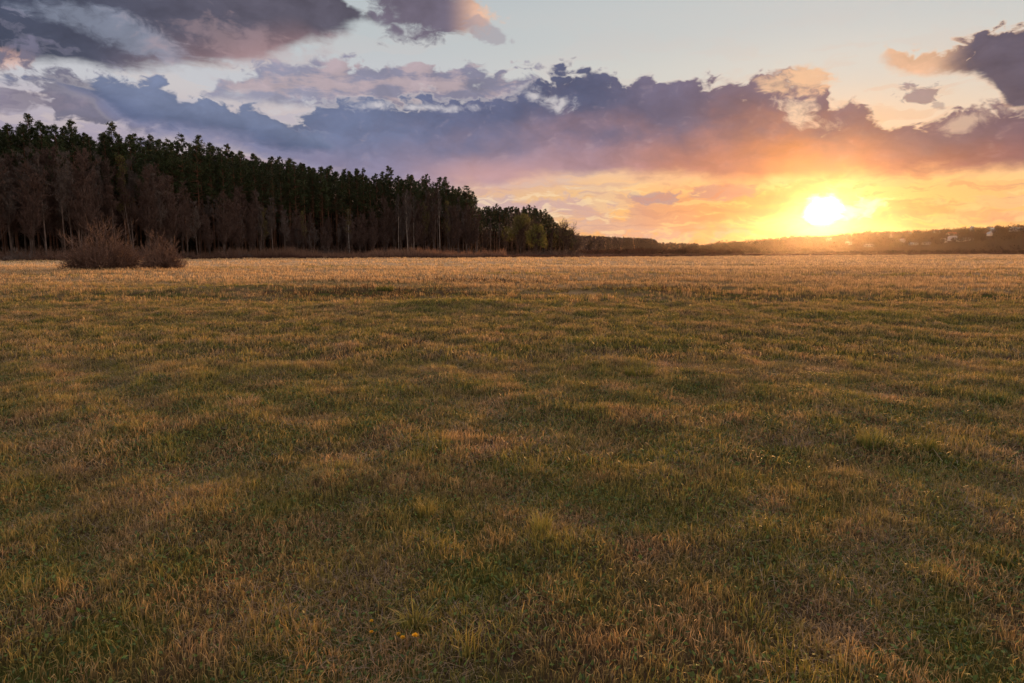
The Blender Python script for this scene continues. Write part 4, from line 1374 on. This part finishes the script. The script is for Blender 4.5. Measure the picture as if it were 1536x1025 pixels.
# ================================================================== houses on the hill
def mat_flat(name, c, rough=0.8, scale=1.0):
    c2 = tuple(v * 0.75 for v in c)
    return mat_plain(name, c, c2, scale, rough, 0.2)


MH = {'white': mat_flat('whitewash', (0.40, 0.39, 0.40)), 'cream': mat_flat('cream_render', (0.60, 0.52, 0.42)), 'brick': mat_flat('brick_wall', (0.28, 0.13, 0.09)),
      'grey': mat_flat('grey_wall', (0.42, 0.42, 0.44)), 'roof_grey': mat_flat('slate_sheet_roof', (0.34, 0.35, 0.38), 0.5), 'roof_brown': mat_flat('brown_roof', (0.16, 0.09, 0.07)),
      'roof_pale': mat_flat('pale_metal_roof', (0.34, 0.35, 0.39), 0.4), 'roof_red': mat_flat('red_roof', (0.30, 0.09, 0.06)), 'glass': mat_flat('dark_window', (0.03, 0.035, 0.045), 0.15),
      'door': mat_flat('wooden_door', (0.12, 0.07, 0.04))}


def boxes(bs):
    Vs, Ts = [], []
    for k, (x0, x1, y0, y1, z0, z1) in enumerate(bs):
        Vs += [(x0, y0, z0), (x1, y0, z0), (x1, y1, z0), (x0, y1, z0), (x0, y0, z1), (x1, y0, z1), (x1, y1, z1), (x0, y1, z1)]
        o = 8 * k
        Ts += [(o, o + 2, o + 1), (o, o + 3, o + 2), (o + 4, o + 5, o + 6), (o + 4, o + 6, o + 7), (o, o + 1, o + 5), (o, o + 5, o + 4), (o + 1, o + 2, o + 6), (o + 1, o + 6, o + 5),
               (o + 2, o + 3, o + 7), (o + 2, o + 7, o + 6), (o + 3, o, o + 4), (o + 3, o + 4, o + 7)]
    return Vs, Ts


def house(px, dist, W, D, H, RH, wall, roof, label, gable_front=False, rz=0.0, nwin=3, chimney=True, name='house', cat='house', group='houses scattered on the hillside'):
    x, y = ground_at(px, dist)
    z = float(gz(x, y))
    e = thing(name, label, cat, group, (x, y, z - 0.2), rz, (1, 1, 1))
    if gable_front:
        W, D = D, W
    hw, hd = W / 2, D / 2
    V, T = boxes([(-hw, hw, -hd, hd, -1.5, H)])
    # gable triangles, as prism ends along x
    o = len(V)
    V += [(-hw, -hd, H + .004), (-hw, hd, H + .004), (-hw, 0, H + RH), (hw, -hd, H + .004), (hw, hd, H + .004), (hw, 0, H + RH)]
    T += [(o, o + 2, o + 1), (o + 3, o + 4, o + 5)]
    w = link('walls', mesh_obj('walls', V, T, MH[wall]), e)
    # pitched roof: two thick slopes with eaves
    ov, th = 0.5, 0.18
    sl = RH / hd
    pts = [(-hd - ov, H - ov * sl), (0, H + RH), (hd + ov, H - ov * sl)]
    V = []
    for xx in (-hw - ov, hw + ov):
        for yy, zz in pts:
            V.append((xx, yy, zz + 0.02))
        for yy, zz in pts:
            V.append((xx, yy, zz + th + 0.02))
    T = [(3, 9, 10), (3, 10, 4), (4, 10, 11), (4, 11, 5), (0, 1, 7), (0, 7, 6), (1, 2, 8), (1, 8, 7), (0, 3, 4), (0, 4, 1), (1, 4, 5), (1, 5, 2), (6, 7, 10), (6, 10, 9), (7, 8, 11), (7, 11, 10), (0, 6, 9), (0, 9, 3), (2, 5, 11), (2, 11, 8)]
    r = link('roof', mesh_obj('roof', V, T, MH[roof]), e)
    if chimney:
        link('chimney', mesh_obj('chimney', *boxes([(hw * 0.4, hw * 0.4 + 0.6, hd * 0.15, hd * 0.15 + 0.6, H, H + RH + 0.8)]), MH['brick']), r)
    for k in range(nwin):
        xx = -hw + W * (k + 0.75) / (nwin + 0.6)
        link('window', mesh_obj('window', *boxes([(xx - 0.45, xx + 0.45, -hd - 0.04, -hd + 0.02, 1.1, 2.3)]), MH['glass']), e)
    xx = -hw + W * 0.12
    link('door', mesh_obj('door', *boxes([(xx - 0.4, xx + 0.4, -hd - 0.05, -hd + 0.02, 0.0, 2.0)]), MH['door']), e)
    if gable_front:
        e.rotation_euler = (0, 0, rz + math.pi / 2)
    return e


for a in (
        (1413, 860, 6.5, 8, 2.6, 3.0, 'white', 'roof_pale', 'small white house with its pointed gable facing the field', True, 0.05),
        (1427, 870, 7.5, 8, 4.6, 1.2, 'grey', 'roof_pale', 'pale boxy house right of the small white gable', False, 0.0),
        (1517, 930, 8.0, 8, 4.0, 2.2, 'white', 'roof_pale', 'bluish-white house standing highest in brightness at the right of the slope', True, -0.3),
        (1525, 940, 9.0, 7, 3.0, 1.6, 'grey', 'roof_pale', 'low pale house adjoining the bluish-white one on its right', False, 0.0),
        (1483, 960, 12.0, 9, 4.0, 4.5, 'brick', 'roof_grey', 'large house with a steep grey roof left of the bluish-white house', False, 0.3),
        (1482, 885, 4.0, 5, 3.0, 2.2, 'cream', 'roof_grey', 'small cream house below the large steep grey roof', True, 0.0),
        (1455, 1010, 3.5, 4, 6.5, 1.5, 'white', 'roof_pale', 'narrow tall white house midway up the slope', True, 0.0),
        (1475, 1130, 9.0, 7, 3.5, 2.2, 'grey', 'roof_grey', 'grey-roofed house near the hilltop under the skyline', False, 0.1),
        (1352, 890, 5.0, 6, 2.8, 2.0, 'white', 'roof_pale', 'small white house alone above the left end of the long sheds', True, 0.0),
        (1338, 980, 7.0, 6, 3.0, 2.4, 'cream', 'roof_brown', 'cream house with a brown roof halfway up, nearest the sun', False, 0.2),
        (1403, 1040, 7.0, 6, 3.0, 2.0, 'grey', 'roof_grey', 'hazy grey house halfway up above the small white gable', False, -0.2),
        (1425, 960, 11.0, 7, 3.0, 2.6, 'cream', 'roof_red', 'cream house with a wide dull red roof behind the boxy pale house', False, 0.0),
        (1361, 1080, 6.0, 6, 3.0, 2.0, 'grey', 'roof_grey', 'small grey house high on the slope left of the conifer', False, 0.0),
        (1272, 900, 6.0, 6, 2.6, 1.8, 'white', 'roof_pale', 'pale house on the slope just right under the sun', False, 0.0),
        (1242, 1000, 6.0, 6, 2.6, 1.8, 'cream', 'roof_grey', 'faint house in the glare directly below the sun', False, 0.0),
        (1497, 1050, 8.0, 7, 3.0, 2.4, 'cream', 'roof_brown', 'brown-roofed house behind the large steep grey roof', False, 0.0)):
    px, d, W, D, H, RH, wl, rf, lb, gf, rz = a
    house(px, d, W, D, H, RH, wl, rf, lb, gf, rz, nwin=2 if W < 8 else 3)
for px, d, W, lb in ((1369, 850, 9.0, 'long low white shed at the foot of the hill, left of the bright one'),
                     (1388, 848, 9.0, 'bright low white shed at the hill foot below the pointed conifer'),
                     (1302, 850, 9.0, 'low pale shed at the hill foot closest to the sun'),
                     (1440, 856, 8.0, 'grey-white low shed just right of the boxy pale house'),
                     (1450, 862, 11.0, 'longest grey-white low shed at the foot of the slope')):
    house(px, d, W, 6, 2.2, 1.0, 'white', 'roof_pale', lb, False, 0.0, nwin=3, chimney=False, name='shed', cat='shed', group='low sheds at the foot of the hill')

# ================================================================== near plants that stand out
def tuft(px, dist, nblades, h, rad, cb, ct, label, seed, w=0.0035, lean=0.35, group='grass tufts that stand out in the near meadow'):
    global rng
    keep = rng
    rng = np.random.default_rng(seed)
    n = nblades
    a = rng.uniform(0, 6.28, n)
    r = np.sqrt(rng.uniform(0, 1, n)) * rad
    hh = h * rng.uniform(0.5, 1.15, n)
    v = rng.uniform(0.65, 1.3, n)[:, None]
    V, T, C = blades(r * np.cos(a), r * np.sin(a), np.zeros(n), hh, w * rng.uniform(0.7, 1.4, n), a + rng.normal(0, 0.5, n), np.abs(rng.normal(lean, 0.3, n)), np.tile(cb, (n, 1)) * v, np.tile(ct, (n, 1)) * v, rng.uniform(0, 0.8, n))
    rng = keep
    x, y = ground_at(px, dist)
    o = link('grass_tuft', mesh_obj('grass_tuft', V, T, M['grass'], C))
    o.location = (x, y, float(gz(x, y)))
    return tag(o, label, 'grass tuft', group)


def dist_of(py):
    t = R(PITCH) + math.atan((py - 512.5) / FOC)
    return HCAM / math.tan(t)


def tcol(px, py, *a, **k):
    d = dist_of(py)
    # columns spread with depth: use the exact bearing
    az = R(ae(px, py)[0])
    pxe = 768 + 1024 * math.tan(az) / 0.9915
    return tuft(pxe, d, *a, **k)


tcol(622, 945, 90, 0.15, 0.05, DGREEN * 1.6, GOLD * 0.9, 'large spreading tuft with grey-green blades beside the dandelions', 71, w=0.005, lean=0.75)
tcol(812, 800, 110, 0.17, 0.055, GREEN, GOLD * 1.15, 'bright yellow-green tuft leaning left, lower centre of the meadow', 72, lean=0.4)
tcol(640, 775, 80, 0.15, 0.05, OLIVE, GOLD, 'olive-gold tuft left of and beyond the bright one', 73)
tcol(1305, 672, 130, 0.16, 0.10, GREEN, GOLD * 0.9, 'wide green tuft at right, left one of two side by side', 74, w=0.005)
tcol(1385, 680, 120, 0.14, 0.11, DGREEN, OLIVE * 1.3, 'darker green tuft at right, right one of two side by side', 75, w=0.005)
tcol(365, 612, 150, 0.16, 0.16, BROWN * 1.3, STRAW, 'pale dry straw tuft among the green in the left meadow', 76, w=0.006, lean=0.7)
tcol(700, 985, 60, 0.14, 0.05, OLIVE, GOLD, 'olive tuft just right of the dandelions', 77)
tcol(960, 565, 160, 0.17, 0.2, DGREEN, OLIVE * 1.2, 'low dark green mound-like tuft in the middle distance at centre', 78, w=0.009)
tcol(578, 438, 200, 0.28, 0.35, DGREEN, OLIVE * 1.3, 'bushy green tuft in the dark stalk patch before the pale belt', 79, w=0.02)
tcol(1195, 668, 120, 0.11, 0.12, BROWN, LITTER * 1.2, 'matted greyish dead tuft left of the green pair', 80, lean=1.1)


def dandelion(px, py, s, label, seed):
    """a flower head of layered strap petals over green bracts, on a short stem"""
    g = np.random.default_rng(seed)
    d = dist_of(py)
    az = R(ae(px, py)[0])
    x, y = d * math.tan(az), d
    z = float(gz(x, y))
    s *= 0.72
    h = 0.075 * s
    e = thing('dandelion', label, 'flower', 'open dandelions in the near grass', (x, y, z), float(g.uniform(0, 6.28)))
    P = np.array([[[0, 0, -0.005], [0.004, 0.002, h * 0.5], [0.002, 0, h]]])
    link('stem', mesh_obj('stem', *tube(P, np.array([[0.0018, 0.0016, 0.0016]]), 5), M['stem']), e)
    a = np.linspace(0, 2 * np.pi, 9)[:-1]
    V = [(0.002, 0, h - 0.004)] + [(0.002 + math.cos(t_) * 0.006 * s, math.sin(t_) * 0.006 * s, h + 0.006) for t_ in a]
    T = [(0, 1 + i, 1 + (i + 1) % 8) for i in range(8)]
    link('bracts', mesh_obj('bracts', V, T, M['stem']), e)
    Vs, Ts = [], []
    for ring, (n, L, tilt) in enumerate(((26, 0.021, 0.30), (22, 0.018, 0.62), (16, 0.013, 0.95), (10, 0.009, 1.3))):
        for i in range(n):
            t_ = 2 * math.pi * (i + 0.5 * (ring % 2)) / n + g.normal(0, 0.06)
            ti = tilt + g.normal(0, 0.1)
            L_ = L * s * g.uniform(0.85, 1.1)
            dx, dy, dz = math.cos(t_) * math.cos(ti), math.sin(t_) * math.cos(ti), math.sin(ti)
            sx, sy = -math.sin(t_) * 0.0016 * s, math.cos(t_) * 0.0016 * s
            bz = h + 0.004 + 0.001 * ring
            o = len(Vs)
            Vs += [(0.002 - sx * .6, -sy * .6, bz), (0.002 + sx * .6, sy * .6, bz), (0.002 + dx * L_ + sx, dy * L_ + sy, bz + dz * L_), (0.002 + dx * L_ - sx, dy * L_ - sy, bz + dz * L_)]
            Ts += [(o, o + 1, o + 2), (o, o + 2, o + 3)]
    link('petals', mesh_obj('petals', Vs, Ts, M['petal']), e)


for a in ((623, 972, 1.0, 'largest open yellow dandelion, lowest of the cluster beside the spreading tuft', 91),
          (605, 969, 0.8, 'small yellow dandelion just left of the largest one', 92),
          (597, 962, 0.75, 'small yellow dandelion above and left of the pair beside the tuft', 93),
          (557, 939, 0.7, 'half-hidden yellow dandelion, uppermost and farthest left', 94),
          (558, 955, 0.7, 'half-hidden yellow dandelion straight below the uppermost one', 95)):
    dandelion(*a)

# ================================================================== evening haze over the whole valley
def build_haze():
    V, T = boxes([(-2000, 2000, -2000, 2000, -3.0, 75.0)])
    m = bpy.data.materials.new('evening_haze')
    m.use_nodes = True
    n = m.node_tree.nodes
    n.remove(n['Principled BSDF'])
    v = n.new('ShaderNodeVolumePrincipled')
    v.inputs['Color'].default_value = (0.93, 0.86, 0.82, 1)
    v.inputs['Density'].default_value = HAZE
    v.inputs['Anisotropy'].default_value = 0.92
    m.node_tree.links.new(v.outputs[0], n['Material Output'].inputs['Volume'])
    o = link('haze', mesh_obj('haze', V, T, m))
    tag(o, 'thin warm evening haze filling the air of the valley', 'haze', kind='stuff')


HAZE = 0.000018
build_haze()
